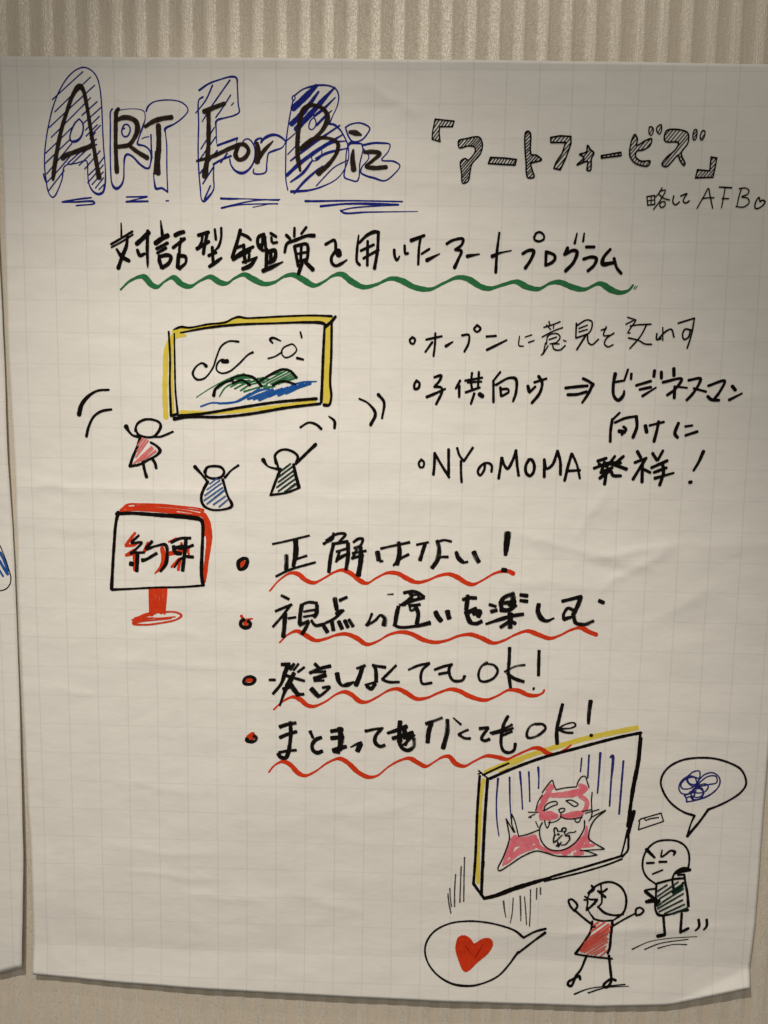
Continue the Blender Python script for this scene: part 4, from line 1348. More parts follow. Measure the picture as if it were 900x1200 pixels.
4.00|85.1,-37.6,3.4 87.7,-33.2 96.1,-29.4
3.68|85,-36.2 85.9,-40.5 86.7,-43.4
4.01|85.2,-43.4 92.3,-43.3 97.8,-38.8
3.69|87.9,-37.6 97.7,-35.9
4.62|95.5,-31.6 95,-40.3
2.74|91.5,-38.9 96.4,-38.8
2.74|75.9,-39 81.6,-40.6
3.38|77.5,-45.1 82.4,-43.5
3.39|73.6,-55.7,2.1 85.5,-51.4 95.3,-48.3 104.5,-46.6,3.1
4.64|93.6,-46.2 94,-58.5
3.39|85.7,-58.3 94.1,-53.4 98.4,-54.8
3.68|101.1,-30.3,3 107.4,-31
3.05|101.2,-35.1 107.6,-35.7
> kana_character black_brush
4.31|116.9,-37.6,3.7 116.4,-44.2 119.5,-49.9 123.8,-52,3.1 130,-49.4,1.5
> kana_character black_brush
3.05|135.8,-35 144.1,-32.7 151.8,-30.3
3.98|151.1,-30.4 149.3,-37.6 145.4,-46.4,4.3
2.74|145.3,-42.1 141,-40.7 137.7,-45.9 137.8,-50.2
3.69|137.8,-50.2 144.8,-47.9,2.4
3.37|146.2,-47.8 147.9,-52.9 155,-54.2 162.6,-51.1
3.35|166,-33.6 170.3,-35.4
> kanji_character black_brush
2.49|-107.6,-108.6 -102.3,-108.4
3.45|-97.2,-94.9 -90,-94.4
3.77|-92.1,-94,2.8 -94.3,-102.2 -97.2,-111.3,2.8 -104.4,-120.8,2.5
1.67|-90,-95.4 -100.1,-115.9
2.80|-86.3,-93.9 -89.9,-99.2
2.16|-82.7,-93.8 -87,-99.8
2.16|-77.6,-96.6 -83.4,-101.2
2.81|-92.8,-104.4 -85.6,-106.5 -77.6,-108.5
3.45|-86.3,-102 -91.4,-111.1,3.8 -98.6,-130.8,1.9
3.47|-95.7,-116.5 -87,-112.5
4.44|-89.9,-111.1 -87,-115.5 -82.6,-121.1
2.82|-84.1,-120.7 -78,-120.1
3.78|-88.5,-107.3 -92.8,-113.4
> kanji_character black_brush
3.12|-69,-93.4 -65.4,-97.1
3.13|-73.3,-101.7 -65.3,-97.8 -55.5,-95
2.48|-72.6,-101 -59.6,-99.9
4.10|-69.6,-106.4 -59.5,-102.9
2.16|-69.6,-108.3 -60.9,-107.7
4.44|-71.8,-115.1 -66.6,-121
2.49|-62.3,-114.1 -56.3,-113.2 -60.9,-118.6 -66.6,-122.8
> kana_character black_brush
4.09|-50.1,-101.1 -48.6,-107.8 -45.7,-111.5,2.8 -40.7,-110.6 -35.6,-108.2,1.8
> kana_character black_brush
3.12|-33.6,-96.6,2.2 -26.4,-93.8
4.08|-28.6,-94.6 -30.6,-102.1 -34.1,-111.5
3.11|-20,-92.9 -17.7,-96.6 -16.9,-107.7,3.8
2.79|-19.2,-93.7 -9.1,-94.9
3.45|-17.6,-109.2 -21.1,-113.8 -24.7,-111.7
2.16|-26.2,-110.7 -17.6,-107.8
> kana_character black_brush
2.47|-0.3,-92.8 -6.2,-99.3 -12.1,-105.4
2.48|-12.1,-105.4 -6,-107.5 2.6,-107.2
> kana_character black_brush
2.31|10,-96.6 18.1,-92.7 27.8,-90.3
2.46|27.4,-90.6 21.8,-96.4 20.5,-103.1 22.1,-108.2 30,-107.3
> kana_character black_brush
2.47|31.8,-96.1 39.7,-92.9 46.8,-91
2.47|35.5,-99.7 44.1,-98
2.78|45.3,-91 44,-95.8 45.6,-102.4 48.6,-105.3 55.7,-104.4 57.4,-100.6,3.1
> letter black_brush
2.30|76,-88.8,3.4 71.1,-92.2 68.8,-99.6 70.8,-104.8 75.8,-105.1 82.2,-101.5 84.8,-95.5 81.8,-91.1 76.1,-89.8
> letter black_brush
3.08|94.1,-75.4 94.1,-85.7 93.9,-96 96.1,-110.1
2.29|107.5,-90.1 99.7,-91.4 90.6,-96.4
3.10|92.8,-97.5 98.6,-101.8 107,-104.6,3.4
> exclamation_mark black_brush
2.92|118.7,-77.4 118.8,-88 119,-99.1
3.11|115,-110.3 115.8,-110.6
> kana_character black_brush
3.50|-98.6,-149.7 -91.3,-147 -84.7,-145.9
3.18|-98.6,-159.3 -92.7,-156.4 -84,-153.4
3.49|-89.5,-144.9 -89.1,-156.3 -90.5,-170.1
3.84|-90.5,-170.1 -93.4,-177 -97.8,-176.4 -99.7,-173.4
2.53|-99.3,-172.6 -92.7,-170.9 -84.2,-169.9
> kana_character black_brush
3.17|-72.6,-152.8 -70,-158.8,2.5
3.50|-62.8,-157.9 -67.8,-160.3 -70.7,-164.9 -70,-169.5 -66.3,-171.7 -61.9,-170
> kana_character black_brush
3.49|-54.8,-152.3 -44.6,-150.2
3.82|-54.7,-158.4 -43.8,-156.9
5.12|-47.5,-149.1 -46,-158.2 -47.3,-168.9
3.83|-53.2,-169 -41.5,-165.3
3.51|-52.4,-169.8 -47.3,-171.1
> kana_character black_brush
2.84|-37.9,-165.8,1.5 -32.8,-163.1 -28.4,-161.5
4.48|-29.1,-162.3 -32,-169.2
> kana_character black_brush
2.51|-25.6,-151.2,3.2 -17,-149 -10.4,-148.1
3.48|-11.9,-148.9 -16.9,-155.8 -16.8,-161.2 -12.4,-164.5 -8.7,-163.2
> kana_character black_brush
3.81|-6.7,-152.5,2.5 1.9,-149.3 9.8,-146
3.49|-2.3,-157 7.8,-153.7 15,-151.2
4.12|4,-141.7 3.4,-150.8 4.3,-159.8
4.46|7.7,-149.1 8.6,-156.7
3.49|2.8,-158.3 5.9,-165.1 11,-167.2 16,-163.3 15.9,-156.5
2.51|6.5,-162.8 16.5,-153.4
3.15|12.9,-153.5 8.7,-162.7
> kana_character black_brush
3.14|25.7,-143.4 33.6,-140.1 39.3,-137.7
4.12|30.1,-142.5,4.8 28.1,-151.6 27.6,-159.9
4.11|43.7,-139.1,3.5 44,-149.6 40.7,-164.9
2.33|48.7,-137.5,1.2 55.4,-143.3
> kana_character black_brush
2.49|61.6,-147.7 57,-150 53.5,-152.4
2.82|53.9,-152.4 58.6,-155.3 63.7,-155.5
> kana_character black_brush
3.14|71.1,-146.6 75.7,-145.8 78.8,-145.4
2.98|78.5,-145.7 74.4,-151.8 73.1,-155.6 76,-157.1 80,-155.5
> kana_character black_brush
2.49|80.1,-150.2 90.1,-146.9 98.6,-142.1
2.49|81.6,-150.9 91.6,-148.3 99.4,-145.1
2.33|90.3,-152.2 98.8,-148.1
3.13|94.8,-134.7 91.4,-142.3 89.6,-152.9
2.82|89.6,-152.2 89.9,-160.5 92.2,-165.7 96.6,-167.1 100.8,-164.7 101.8,-158.6
> letter black_brush
2.48|118,-140.9 113.8,-143.2 111.1,-149.3 112,-153.1 117,-152.9 123.3,-149 126.7,-144.4 124.5,-141.4 118,-141.3
> letter black_brush
3.43|140.2,-123.1,2.8 137.9,-135.1 136.2,-147.1 137,-158.4
1.67|138.2,-144.1 143.1,-140.9 150.2,-139.2 151.8,-141.4 148.3,-143.8 139,-144.8
2.48|137.6,-145.3 143.4,-147.7 149.9,-148
> exclamation_mark black_brush
3.75|163.4,-119.5 162.6,-128.4 162.4,-139.7,2.5
3.13|164.3,-149.7 166.2,-150.1
> picture_frame_drawing yellow_ink | yellow edged tilted picture frame with a pink cat
4.63|77.9,-185.2 100.6,-174.8 131.9,-162.5 161.4,-152.8 189.1,-145.6 202.9,-142.1
3.43|75.9,-192.3 74.1,-207.4 73.6,-233.9 73.3,-258.6 74.1,-285.5
1.22|88.5,-184.9 109.4,-173.7
+ frame_line black
2.83|81.6,-190.7 100.8,-181.3 126.9,-170.4 161.7,-159.2 187.6,-151.2 206.6,-146.4
2.39|206.2,-146.4 205.7,-162.6 204.2,-184.9 201.9,-207.3,3 200.4,-230,3.4
3.37|207.7,-150.6,1.4 206.1,-170 203,-194.2,3.8 201.9,-207.3
3.43|204.7,-216.6 202.9,-226.1 200,-239.4
1.63|199.9,-233.8 198.2,-245.2 196,-255.7
2.03|201,-233.7,2.4 201.4,-245.1 201.2,-251.7 196.8,-257.6
2.25|196.1,-257 180.7,-262.5 159.6,-270.2 136.6,-278.1
4.31|136.6,-278.5,2.3 118.8,-285,3.9 104.6,-290.3 90.4,-296.6,3.9 79.6,-299.9,3.1
1.84|196.6,-259.7 184.4,-265.2 166.8,-271.7 145.5,-278.2 131.3,-282.3
2.69|80,-299.9 74.9,-293.2 70.2,-286.6
2.48|70.2,-286.6 71.2,-258.7 71.5,-220.7 72.6,-188.7
2.83|79.4,-190.7 78.2,-226.1 77.6,-264.2 77.3,-295.1
1.42|71.6,-184 79.4,-190.4
1.22|71.2,-186.9 74.3,-185.8
1.82|75.3,-187.7 86.6,-181.7 96.7,-176.8
2.67|78.2,-266.1 77.1,-277.7
> ray_line pen_blue
1.42|88.3,-190.7,2 87.6,-210.8 88.5,-227.7 90.8,-242.8,1
> ray_line pen_blue
1.42|98.1,-189.4,1.8 99.1,-210.4 100.6,-227.3,1
> ray_line pen_blue
1.42|106.7,-184.3,2.2 108.6,-200.7 110.1,-217.6
> ray_line pen_blue
1.42|114.2,-184.1,1.8 115.2,-196.8 116,-210.5
> ray_line pen_blue
1.42|122,-179.8,2.2 122.9,-189.1 123,-198.4
> ray_line pen_blue
1.41|158.3,-170.4 157.8,-182.5
> ray_line pen_blue
1.61|164.3,-167.5 164.2,-187.9
> ray_line pen_blue
1.61|173.7,-165.4,2.4 173.5,-185.8 173.1,-201.3
> ray_line pen_blue
1.61|182.3,-168.8,1.8 184,-167.3,2.6 184,-192.9 183.9,-212.6
> ray_line pen_blue
1.81|193.4,-171.8 192.9,-194.5 192.3,-219.5
> cat_drawing pale_pink | pink smiling cat drawn inside the tilted frame
4.10|102.4,-245.6 114.9,-244 121.6,-242
4.61|104.6,-243.1 99.4,-257.8 95.2,-268.9,2
4.62|103.7,-250.4 113.9,-247.6 122.9,-246.1
3.58|104.7,-245.5 101.8,-260.2 110.6,-252.6 118.5,-249.9
3.34|97.4,-267.6,2.3 110.8,-256.2 120.9,-252.3
2.81|120.8,-251.1 125.4,-250.9
4.09|122.9,-244.9 125.4,-250.9 132.3,-254.3,2.8
3.32|125.4,-251.5 136.9,-255.4 151.7,-254.9
5.39|147.2,-256.3 156.1,-250 164.7,-241.2
4.07|165.4,-231.6,1.8 164.7,-240 160.5,-248.6
4.10|160.8,-254.7 158.4,-251.1 171.9,-248.2,2.8
3.32|156.3,-256.6 163.1,-255.8
4.08|167.1,-242.4 166.2,-248.4
3.54|129.4,-208.7 126.2,-214.7 125.9,-220.7
4.07|126,-223.1 132.3,-225.3 139,-223.3
4.07|143.5,-222.6 150.4,-223.8 159.3,-220.3
3.03|130.2,-199.7 133.4,-195.4 135.2,-197.7
2.77|149.4,-200.9 158.3,-198.3 163.9,-197.5
4.55|134.5,-196,2 131.4,-202.6 127.1,-208.7
4.55|158.1,-194.7,4 162.7,-196.9 158.4,-201.8
5.84|134.9,-204.3,4.1 145,-203.4 153.9,-202 161.7,-199.3,4
4.05|158.6,-204.2 164.4,-208.8 164.1,-214.8
3.29|131.5,-205 125.6,-212.4 123,-219
5.87|126.6,-223.1,4.1 132.2,-221.1 139,-222.7,4.1
3.30|126.1,-225.5 132.3,-224.7
4.58|146.9,-221.9,3.3 154.7,-219.9 160.4,-219.7
2.78|161.4,-217.9 164.6,-213.6
+ cat_outline black
1.11|126.3,-201.9 131.1,-194.3 134.3,-190.9 135.8,-194.7 138,-199.4
1.11|138,-199.1 145.8,-197.2 155,-196
1.11|155,-196 156.3,-191.2 158.9,-187 161.7,-186.3 164.2,-192.1 165.7,-196.3
1.11|126.4,-204.2 123.2,-210 121.3,-218.5
1.11|168.5,-200.7 168.3,-208.7 169.4,-219.4
1.12|128.1,-218.5 129.6,-213.4 134,-210.3 138.5,-209.8 139.5,-211.9 135.3,-213.9 128.1,-218.5
1.11|146.6,-208.7 150.8,-208 155.4,-210 157.2,-211.6 154.5,-213.6 149.8,-211 146.6,-208.7
1.12|140.8,-216.9 143.2,-215.7 146.1,-215.9 145.6,-217.7 142.3,-219.6 140.8,-216.9
0.99|142.5,-219.6 143,-222.6 141.4,-225.7 137,-228.2 132.5,-228.9
0.99|143,-223.2 147,-224.9 154.9,-224.7 160.5,-223
0.99|161,-221.5 160.6,-223.9
1.12|129.2,-227.2 130.3,-231.4 131.8,-233.8 133.4,-230.1 133.8,-227.5
1.12|154.7,-224.7 155.6,-227 157.4,-227.9 159.3,-226.3 159.6,-223.6
1.25|127.4,-229.1 125.6,-232.8 125.5,-240 128.1,-247.2 133.4,-252.5 139.2,-254.1 147.1,-252.7 154.8,-247.6 160.2,-240.2 163.2,-232.8 163.2,-226.2
0.99|115.1,-219.9 123,-219.9
0.99|120.8,-221.5 116.4,-224
0.86|115.3,-224.4 117.8,-224.8
0.99|121.7,-228.3 124.1,-233.4
0.99|160.9,-217.9 168.1,-216.1
0.99|163.5,-219.4 174.9,-215.7
0.99|166.9,-226.1 169,-223 180.5,-216.1
1.12|169.2,-219.4 168.5,-224.2
1.25|96.3,-226.4 98,-233.6 99.8,-243.2 99.1,-248.1 94.9,-261.6 90.7,-272.1 91.9,-273.7 99.8,-268.8 110.9,-260.5 123.2,-254.9 131.3,-256.2 140.5,-258.7 153,-258.8 167.8,-258.1 175.1,-256.6
1.12|96.3,-226.4 103.3,-238.3
1.12|101,-222.1 103.5,-227.4 107.4,-241.2
1.12|101,-222.1 101.3,-231.1 104.2,-238.3
1.12|107.4,-242 114.7,-240.1 124.8,-235.5
1.24|180.5,-216.4 171.9,-224.7 168.3,-232.7 167.6,-242.3 169.4,-244.1 181.1,-251
0.99|181.1,-251.3 172.1,-252.1 161,-253.2
0.99|161,-252.8 167.6,-253.8 175.1,-256.4
+ mouse_drawing black
1.42|138.1,-238.4 137.6,-234.6 138.7,-233.2 140,-234.1 140.7,-236.2
0.96|140.7,-236.2 144.1,-236.3
1.41|144.9,-236.1 144,-234.8 146,-233 147.9,-233.8 147.3,-236 146.2,-236.9
1.42|138.2,-239.7 137.5,-243.6 137.6,-246.6
1.14|138,-246.6 140.4,-244.4 144.7,-239.5
2.06|141.1,-239 141.6,-239.2
1.14|140.4,-244.4 141.3,-247.8 139.8,-249.8
1.14|142.1,-246.9 141.5,-250.4
1.14|144.1,-246 143,-248.6 142.2,-250
1.05|144.6,-248.8 147.9,-248 150.9,-244.1,1.3
1.42|151.3,-243.2 150.7,-239.8
1.32|146.6,-236.9 147.5,-239.9 150.8,-240.2
0.96|148.3,-239 150.6,-237.2 155.1,-236.6 156.2,-235.5
0.86|139.4,-239.4 138.2,-240.6
> speech_bubble_drawing black | speech bubble with a blue scribble
1.82|255.7,-218.4,2.3 246.6,-215.6 235.9,-208.4 228.9,-199.1 225.6,-189.7 227.3,-181.5 232.7,-174.6 242.5,-169.2 255.1,-166.9 269.1,-167.1 282,-170.5 291.3,-175.6 295.8,-182.9 296.7,-189.6 292.7,-196.5 284.2,-203.5 275.6,-208.6 266.9,-212.6,2.3
2.11|255.7,-218.4 253,-225.6,1.4 250.7,-237.3
2.11|266.9,-212.6 259.9,-224 250.7,-236.9,2.6
> scribble_drawing pen_blue | tangled blue pen scribble
1.37|247.3,-184.3 249.5,-189.7 255.3,-190.2 258,-183.3 257.1,-178.6 252.1,-179.5 248.5,-182.9 243,-187.8 241.2,-194.6 244.3,-199.3 251.9,-198.4 256.6,-190.8 265,-183.1 271.4,-182.9 272.4,-188.3 265.5,-190.5 256.7,-192.8
1.38|256.5,-190.1 253.6,-184.1 248.5,-183.6 247.5,-187.7 252.8,-192.3 262.9,-189.9 265.6,-191.9 263.3,-196.7 257,-198.2 252.5,-196.3 255.5,-193.5 260.6,-194.1 261.6,-199.5 257.3,-202.3 252.1,-201.1
1.38|256.5,-190.1 250.4,-194.4 244,-194.6 242.6,-191.2 246.1,-186.4 252.4,-184.2 257.6,-186 255.3,-190.2
1.37|257.6,-186 262.4,-181.2 268.6,-179.7 274,-183.5 275,-189.6 271,-196.5 262.4,-202.2 253.6,-204.4 251.5,-201.1
1.53|248.6,-206.6 247.7,-202.6 246.3,-200.6 249.5,-199.5 251.2,-197.1 254.5,-198.3 253.5,-202.4 250.9,-201.8 249,-202.5
1.38|248.6,-206.6 256.2,-204.8 266.1,-200.7 272.2,-195.1
1.38|255.6,-196.2 252,-199.1 253.6,-203.8 258.7,-203.9 262.2,-198.1 258.7,-194.1 254.9,-194.9
> eraser_doodle black
L1.10|209,-224.9 211,-222.8 227.4,-217.1 230,-224.3 221.6,-227.7 209.2,-232.7 209.9,-225.6
1.10|213.8,-222.7 214.9,-224 218.1,-222.6 225.7,-221
> figure_drawing black | frowning round headed figure in a green hatched shirt, hand to cheek
1.78|225.9,-280.9 218.8,-275.5 215,-268.8 214.5,-258.7 217.9,-249.6 224.4,-243.2 233.7,-241 243.2,-242 249.7,-246.3 253,-252.9 253.7,-260.8 253.2,-265.3
2.37|216.9,-250.2,3.1 224.1,-257.2
1.77|230.2,-250.3,1.2 229.8,-256.5 233.4,-254.1 237.4,-250.6,1.9 241.1,-251.6,2.8 240.2,-254.5
2.14|217.9,-262.5 223.8,-262
2.14|228.5,-261 234.3,-260.7
1.66|223.3,-272.2 231.5,-268.3
2.15|227,-280.9 241,-276.4 250.4,-275
1.91|227,-280.9 227.1,-292.2 227.2,-303.6 230.2,-309.3,2.6 238.6,-309 246.9,-305.8 254.7,-303.9,3.4
1.91|241.5,-284.9 240.4,-275.9 241.7,-271.3 244.7,-267.9 249.8,-265.7 255.1,-266.9
2.62|242.7,-270.7 248.9,-268.8 254.6,-267.3,3.3
2.14|243.7,-269 250.9,-267.1
1.90|244.9,-272.4 250.2,-271.6
2.14|250.2,-272.2 251.7,-280.1 253.8,-289.1,2.4 255.3,-300.4,2.6
1.79|226.7,-285.4 217.3,-287.8 224,-293.5 227.2,-293.9
1.43|217.8,-286.9 225,-292.9
3.36|219.4,-297.6 225.2,-296.9 230,-296.7
3.12|221,-296.8 227.2,-294.5
2.40|234.5,-310.3 235.5,-319.4 236.5,-327.4
3.63|230.7,-328.8 236,-327.4
2.40|250,-307.4 249.9,-316.6 249.6,-324.1
2.41|249.6,-324.4 256.3,-320.4
2.87|241.7,-288.3 246.7,-284.8 249.6,-279,1.7
2.63|242.6,-287.2 241.3,-281.5,1.4
1.91|230.5,-296.7 227.5,-300.2
+ shirt_hatching green_dark
1.79|228.6,-301.3 231.7,-298.9
1.43|241.7,-289.5 249.8,-282.4
1.55|228.4,-287.6 236,-281.7
1.55|228.7,-292.2 245.3,-278.6
1.67|230.4,-294.4 249.6,-280.1
1.67|232.7,-297.7 249.9,-284.7
1.67|229.3,-303.6 250.2,-289.2
1.67|230.5,-306.4 250,-294.9
1.67|235.4,-307.9 251.8,-298.8
1.92|242.8,-307.7 254.1,-302.2
> motion_line black
2.40|264.8,-312.7 265.5,-318.4 262.5,-322.5,1.7
> motion_line black
2.40|271.7,-312.4 272,-317.6 269.6,-321.5,1.7
> motion_line black
0.71|209.4,-342.2,1.2 223.1,-334.8 238.8,-331 264.2,-328.2
> motion_line black
0.95|220.2,-341.9,1.2 233.8,-335.6 256.9,-331.1
> motion_line black
1.08|231.4,-340.5 244.5,-336.4,0.8 256.1,-336
> motion_line pen_grey
1.34|48.4,-296.8 49.3,-305 51.4,-314.7
> motion_line pen_grey
1.18|49.8,-291.8 50.7,-302 51.8,-308.7
> motion_line pen_grey
1.33|54.5,-278.7 54.1,-292.9 54.4,-308.6
> motion_line pen_grey
1.33|59.1,-271.1 59,-288.2 58.9,-304.4
> motion_line pen_grey
1.33|61.8,-262.8 61.9,-282.2 62.2,-303.4
> motion_line pen_grey
1.34|96.6,-301.9,1.7 97.9,-310.9 99.2,-316.9,0.9
> motion_line pen_grey
1.17|104.9,-298.7 104.5,-312.2 103.2,-322,0.9
> motion_line pen_grey
1.49|110.9,-296.7 111.7,-308.9 112.2,-319.5,1
> motion_line pen_grey
1.17|114.6,-297.2 116.1,-310.3 117.3,-322.6
> motion_line pen_grey
1.17|119.6,-290.4 120,-307.2 119.9,-324.2
> motion_line pen_grey
1.33|124.9,-289 125,-299.2
> motion_line pen_grey
1.49|128.1,-288.5 128.3,-294.5
> speech_bubble_drawing black | speech bubble with a red heart
1.66|115.1,-334.8,2.5 107.6,-328.7,2 93.4,-323.9 79.3,-321.6 66.6,-321.3 51.2,-323.8,1.5 38.7,-330.3 31.9,-338.9 29.5,-348.1 31.6,-358.8 39.7,-370 52.6,-378,2 66.9,-380.1,2.2 78.2,-378.3 93.6,-371.1 103.1,-360.8 111.1,-348.6,2.2
1.99|115.1,-334.8 124.4,-328.9 133.9,-325.8,2.3
2.78|133.6,-329.3 124.8,-337.2,2 111.2,-349.5,2.2
> heart_drawing red | solid red heart
1.67|57.5,-340 59.3,-336.4
1.67|56.9,-343.4 60.6,-335.7
1.67|56.6,-345.9 61.4,-335.1
1.67|57,-348 63.1,-335.2
1.67|57.1,-349.5 63.5,-335
1.67|57.4,-350.8 64.6,-335.3
1.68|57.9,-352.3 65.4,-335.6
1.68|58.1,-353.4 66.3,-336
1.68|58.6,-354.5 66.9,-336.5
1.68|59.1,-355.7 67.6,-336.9
1.68|59.3,-356.8 68,-337.3
1.68|59.7,-357.8 68.6,-337.9
1.68|60.2,-358.9 69.3,-338.7
1.68|60.6,-360.1 70,-339.8
1.68|61.1,-361.3 70.6,-340.9
1.68|61.5,-362.5 71,-341.7
1.68|62,-363.5 71.8,-342.2
1.68|62.5,-364.4 72.6,-342.3
1.68|62.8,-365.2 73.6,-341.9
1.68|63.4,-365.9 74.8,-341.1
1.68|64.2,-366.4 76.3,-339.9
1.68|64.8,-366.9 77.8,-338.8
1.68|66,-366.9 78.9,-338.1
1.68|66.9,-366.5 80.2,-337.6
1.68|68,-365.8 81.1,-337.1
1.68|69.6,-364.4 82.2,-336.9
1.68|71.6,-362.6 83.5,-336.8
1.68|73.5,-360.5 84.5,-336.8
1.68|75.5,-358.6 85.1,-336.9
1.68|77.3,-357.1 86.1,-337.5
1.67|78.9,-355.6 86.9,-338.2
1.67|80.2,-354.4 87.2,-338.7
1.67|82.1,-352.6 87.8,-339.8
1.67|84.1,-350.5 88,-341.5
c1.35|57.3,-341.1 58.6,-336.8 63.5,-335.1 68.5,-337.6 72.2,-342.4 79.8,-337.5 85.4,-337 88.1,-341.5 85.1,-349.2 76.2,-357.9 65.1,-367.1 59.2,-356.2 56.8,-347.2
+ heart_stroke dark_red
0.87|64.5,-343.8 69.6,-351.3
0.86|79.9,-342.5 73.3,-355.7
> figure_drawing black | laughing round headed figure in a red hatched dress with arms out
2.05|175.3,-315.4 170.1,-307.5,1.2 168.8,-297.2,1.2 172.4,-288 179.6,-282.6 188,-280.9 196.7,-284.9 201.3,-292.7 202,-301.9 200,-308.8 192.9,-315.3,1.7
1.80|174.8,-315.4 182.3,-316.9 191.8,-316
1.67|179.6,-283.2 180.5,-291.2 181,-300.3 178,-304.4
1.92|178,-303.8 184.1,-309.3,2.4 192.7,-311.3 200.1,-310.2
2.39|171.7,-284.6,1.9 173.5,-287.4,3.4 169.4,-291.5
1.92|166.4,-294.8,1.7 170.7,-297.2 177.1,-297.2
2.16|177.1,-297.5 173.1,-302.8 168.5,-307.3
1.68|166,-297.9 168.7,-298.4 168.5,-306.4
2.03|177.3,-289.5 181.5,-290 185.1,-287.2
2.40|178.9,-290.6 183.9,-294.7
1.67|176.1,-298.1 175.2,-301.6
2.05|176.2,-322.2 167.3,-315.6 158.4,-307.9
2.04|157.9,-308.5 154,-303.5 152.7,-298.9 154.8,-297.7 159.2,-301 160.4,-303.8 157.9,-308.5
1.68|191.6,-321.1 201.3,-314.5 210.1,-309
1.92|210.7,-309.6 210.9,-305 214,-303.2 217.4,-305.9 214.9,-309.4 211.2,-310.7
2.05|173.8,-317.7 173.1,-324.7 167.2,-337.6 160.8,-348.2,2.7
1.94|160.8,-348.8 175.3,-350.6 192.5,-351.8
2.41|191.1,-317.7,2.7 190.3,-327.5 189.9,-341.4 188.5,-346.7
1.93|173.9,-318.9 173.4,-321.2 176.2,-322.8
2.06|170,-351.4 166.2,-362 161.7,-368.6
2.32|165.5,-371.4 164.9,-368.5 160.1,-371 155.4,-374.1 155,-376.5 157.7,-377.6 160.7,-371.6 161.7,-368.6
2.43|189.7,-349 191.4,-361.1 192.5,-369.3
2.32|196.2,-370.9 192.4,-369.9 187.2,-373.6 185.7,-376 188.4,-377.4 191.5,-374 192.9,-370.4
0.96|160.7,-384.5,1.5 172.4,-379.4 187.3,-376.5 204.4,-374.1,1.2
1.09|172.7,-382.9,1.3 187.4,-377.7 207.7,-375.5,0.6
+ dress_hatching bright_red
1.56|175,-321.1 179.2,-318.1
1.56|173.1,-326.4 184.5,-317.9
1.57|171.3,-332.8 187.8,-319.5
1.57|167.8,-337.6 189.9,-320.6
1.45|166.8,-340.5 188,-323.6
1.57|165.4,-343.4 189.1,-325.3
1.57|164.9,-345.2 187.1,-328.2
1.57|166,-346.3 186.7,-331.1
1.57|168.2,-346.8 187.9,-332.8
1.57|170.9,-348.1 187.5,-335.7
1.45|174.2,-348.3 186.6,-339.8
1.45|177.4,-348.8 185.7,-342.7
1.33|182.3,-349.6 187.9,-343.8
"""

INK_Z = [0.10]


def smooth_path(P, closed, straight):
    n = len(P)
    out = []
    if straight or n < 3:
        segs = n if closed else n - 1
        for i in range(segs):
            a, b = P[i], P[(i + 1) % n]
            k = max(1, int(math.hypot(b[0] - a[0], b[1] - a[1]) / 1.6))
            for j in range(k):
                out.append(a + (b - a) * (j / k))
        out.append(P[0].copy() if closed else P[-1].copy())
        return np.array(out)
    segs = n if closed else n - 1
    for i in range(segs):
        if closed:
            p0, p1, p2, p3 = P[(i - 1) % n], P[i], P[(i + 1) % n], P[(i + 2) % n]
        else:
            p1, p2 = P[i], P[i + 1]
            p0 = P[i - 1] if i > 0 else p1 * 2 - p2
            p3 = P[i + 2] if i + 2 < n else p2 * 2 - p1
        # centripetal Catmull-Rom
        t0 = 0.0
        t1 = t0 + max(1e-3, math.hypot(*(p1 - p0)[:2])) ** 0.5
        t2 = t1 + max(1e-3, math.hypot(*(p2 - p1)[:2])) ** 0.5
        t3 = t2 + max(1e-3, math.hypot(*(p3 - p2)[:2])) ** 0.5
        L = math.hypot(*(p2 - p1)[:2])
        k = max(2, int(L / 0.8))
        for j in range(k):
            t = t1 + (t2 - t1) * j / k
            A1 = (t1 - t) / (t1 - t0) * p0 + (t - t0) / (t1 - t0) * p1
            A2 = (t2 - t) / (t2 - t1) * p1 + (t - t1) / (t2 - t1) * p2
            A3 = (t3 - t) / (t3 - t2) * p2 + (t - t2) / (t3 - t2) * p3
            B1 = (t2 - t) / (t2 - t0) * A1 + (t - t0) / (t2 - t0) * A2
            B2 = (t3 - t) / (t3 - t1) * A2 + (t - t1) / (t3 - t1) * A3
            out.append((t2 - t) / (t2 - t1) * B1 + (t - t1) / (t2 - t1) * B2)
    out.append(P[0].copy() if closed else P[-1].copy())
    return np.array(out)


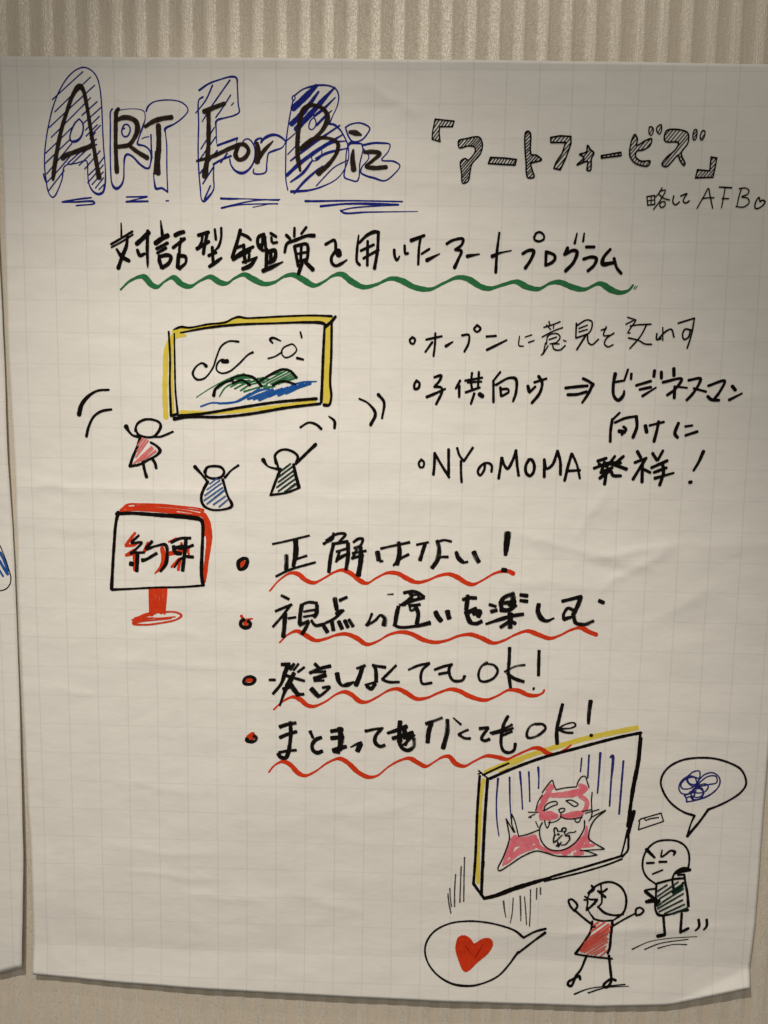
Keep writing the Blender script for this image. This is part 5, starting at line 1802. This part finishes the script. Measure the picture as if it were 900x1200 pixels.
def ribbon(path, lift, verts, faces, uvs, zfun, cap=1.0):
    """path: rows of x, y, width (mm). A flat stroke with round ends lying on the sheet."""
    # drop coincident samples
    keep = [0]
    for i in range(1, len(path)):
        if math.hypot(*(path[i, :2] - path[keep[-1], :2])) > 0.12:
            keep.append(i)
    path = path[keep]
    if len(path) < 2:
        path = np.array([path[0], path[0] + np.array([0.3, 0, 0])])
    d = np.gradient(path[:, :2], axis=0)
    d /= np.maximum(1e-6, np.hypot(d[:, 0], d[:, 1]))[:, None]
    nrm = np.stack([-d[:, 1], d[:, 0]], -1)
    s = np.concatenate([[0], np.cumsum(np.hypot(*np.diff(path[:, :2], axis=0).T))])
    ph = random.random() * 9
    w = path[:, 2] * (1 + 0.05 * np.sin(s / 2.3 + ph) + 0.035 * np.sin(s / 0.9 + 2 * ph))
    rows = []
    r0, r1 = w[0] / 2, w[-1] / 2
    caps = (0.98, 0.82, 0.5)
    for c in caps:
        rows.append((path[0, :2] - d[0] * r0 * c * cap, r0 * math.sqrt(max(0.02, 1 - c * c)), nrm[0], -r0 * c))
    for i in range(len(path)):
        rows.append((path[i, :2], w[i] / 2, nrm[i], s[i]))
    for c in caps[::-1]:
        rows.append((path[-1, :2] + d[-1] * r1 * c * cap, r1 * math.sqrt(max(0.02, 1 - c * c)), nrm[-1], s[-1] + r1 * c))
    C = np.array([r[0] for r in rows])
    Hh = np.array([r[1] for r in rows])
    N = np.array([r[2] for r in rows])
    A = np.stack([C - N * Hh[:, None], C, C + N * Hh[:, None]], 1)      # rows x 3 x 2
    k = len(rows)
    z = zfun(A[..., 0], A[..., 1]) + lift + np.linspace(0, 0.006, k)[:, None]
    base = len(verts)
    verts.extend(W(A[..., 0], A[..., 1], z).reshape(-1, 3).tolist())
    off = random.random() * 300
    for i in range(k):
        for c in (-1, 0, 1):
            uvs.append((rows[i][3] + off, c))
    for i in range(k - 1):
        a = base + 3 * i
        faces.append((a, a + 3, a + 4, a + 1))
        faces.append((a + 1, a + 4, a + 5, a + 2))


def parse_strokes(text, root, zfun):
    parent = None
    cur = None

    def flush():
        nonlocal parent, cur
        if cur and cur['v']:
            par = root if cur['top'] else parent
            o = mesh_obj(cur['name'], cur['v'], cur['f'], INK[cur['mat']], par, cur['uv'])
            if cur['label']:
                o['label'] = cur['label']
            if cur['top']:
                parent = o
        cur = None
    for line in text.strip().split('\n'):
        if line[0] in '>+':
            flush()
            head, _, lab = line[2:].partition(' | ')
            nm, mat = head.split()
            if line[0] == '>':
                INK_Z[0] = 0.40 if mat.startswith('black') else 0.10
            cur = dict(top=line[0] == '>', name=nm, mat=mat, label=lab, v=[], f=[], uv=[])
            INK_Z[0] += 0.02
            continue
        h, p = line.split('|')
        nib = None
        straight, closed = 'L' in h, 'c' in h
        h = h.replace('L', '').replace('c', '')
        if h[0] == 'N':
            a, b, c = h[1:].split(';')
            nib = (float(a), math.radians(float(b)))
            h = c
        w0 = float(h)
        P = []
        for q in p.split():
            v = [float(c) for c in q.split(',')]
            P.append((v[0], v[1], v[2] if len(v) > 2 else w0))
        path = smooth_path(np.array(P), closed, straight)
        if nib:
            dd = np.gradient(path[:, :2], axis=0)
            th = np.arctan2(dd[:, 1], dd[:, 0])
            path[:, 2] = np.sqrt(w0 ** 2 + (nib[0] * np.sin(th - nib[1])) ** 2)
            path[:, 2] = np.convolve(np.pad(path[:, 2], 3, mode='edge'), np.ones(7) / 7, 'valid')
        INK_Z[0] += 0.009
        if straight:
            # one dab per straight run so that corners stay crisp
            m = len(P)
            for i in range(m if closed else m - 1):
                seg = smooth_path(np.array([P[i], P[(i + 1) % m]]), False, True)
                INK_Z[0] += 0.003
                ribbon(seg, INK_Z[0], cur['v'], cur['f'], cur['uv'], zfun)
        else:
            ribbon(path, INK_Z[0], cur['v'], cur['f'], cur['uv'], zfun, 0.42 if cur['mat'] == 'black_brush' else 0.9)
    flush()


parse_strokes(STROKES, sheet, relief)

SIDE_STROKES = """
> doodle water_blue | blue and black doodle cut off by the frame
2.6|-333,-4 -329.5,-12 -326.8,-19
2.6|-334,-11 -330,-18 -327.5,-22
2|-335,-18 -331.5,-24
+ doodle_outline black
1|-340,6 -334,3 -330,-6 -326.6,-17 -324.8,-25 -325.6,-30 -329,-34.5 -334,-36.5 -342,-36.5
"""
parse_strokes(SIDE_STROKES, side, relief_side)
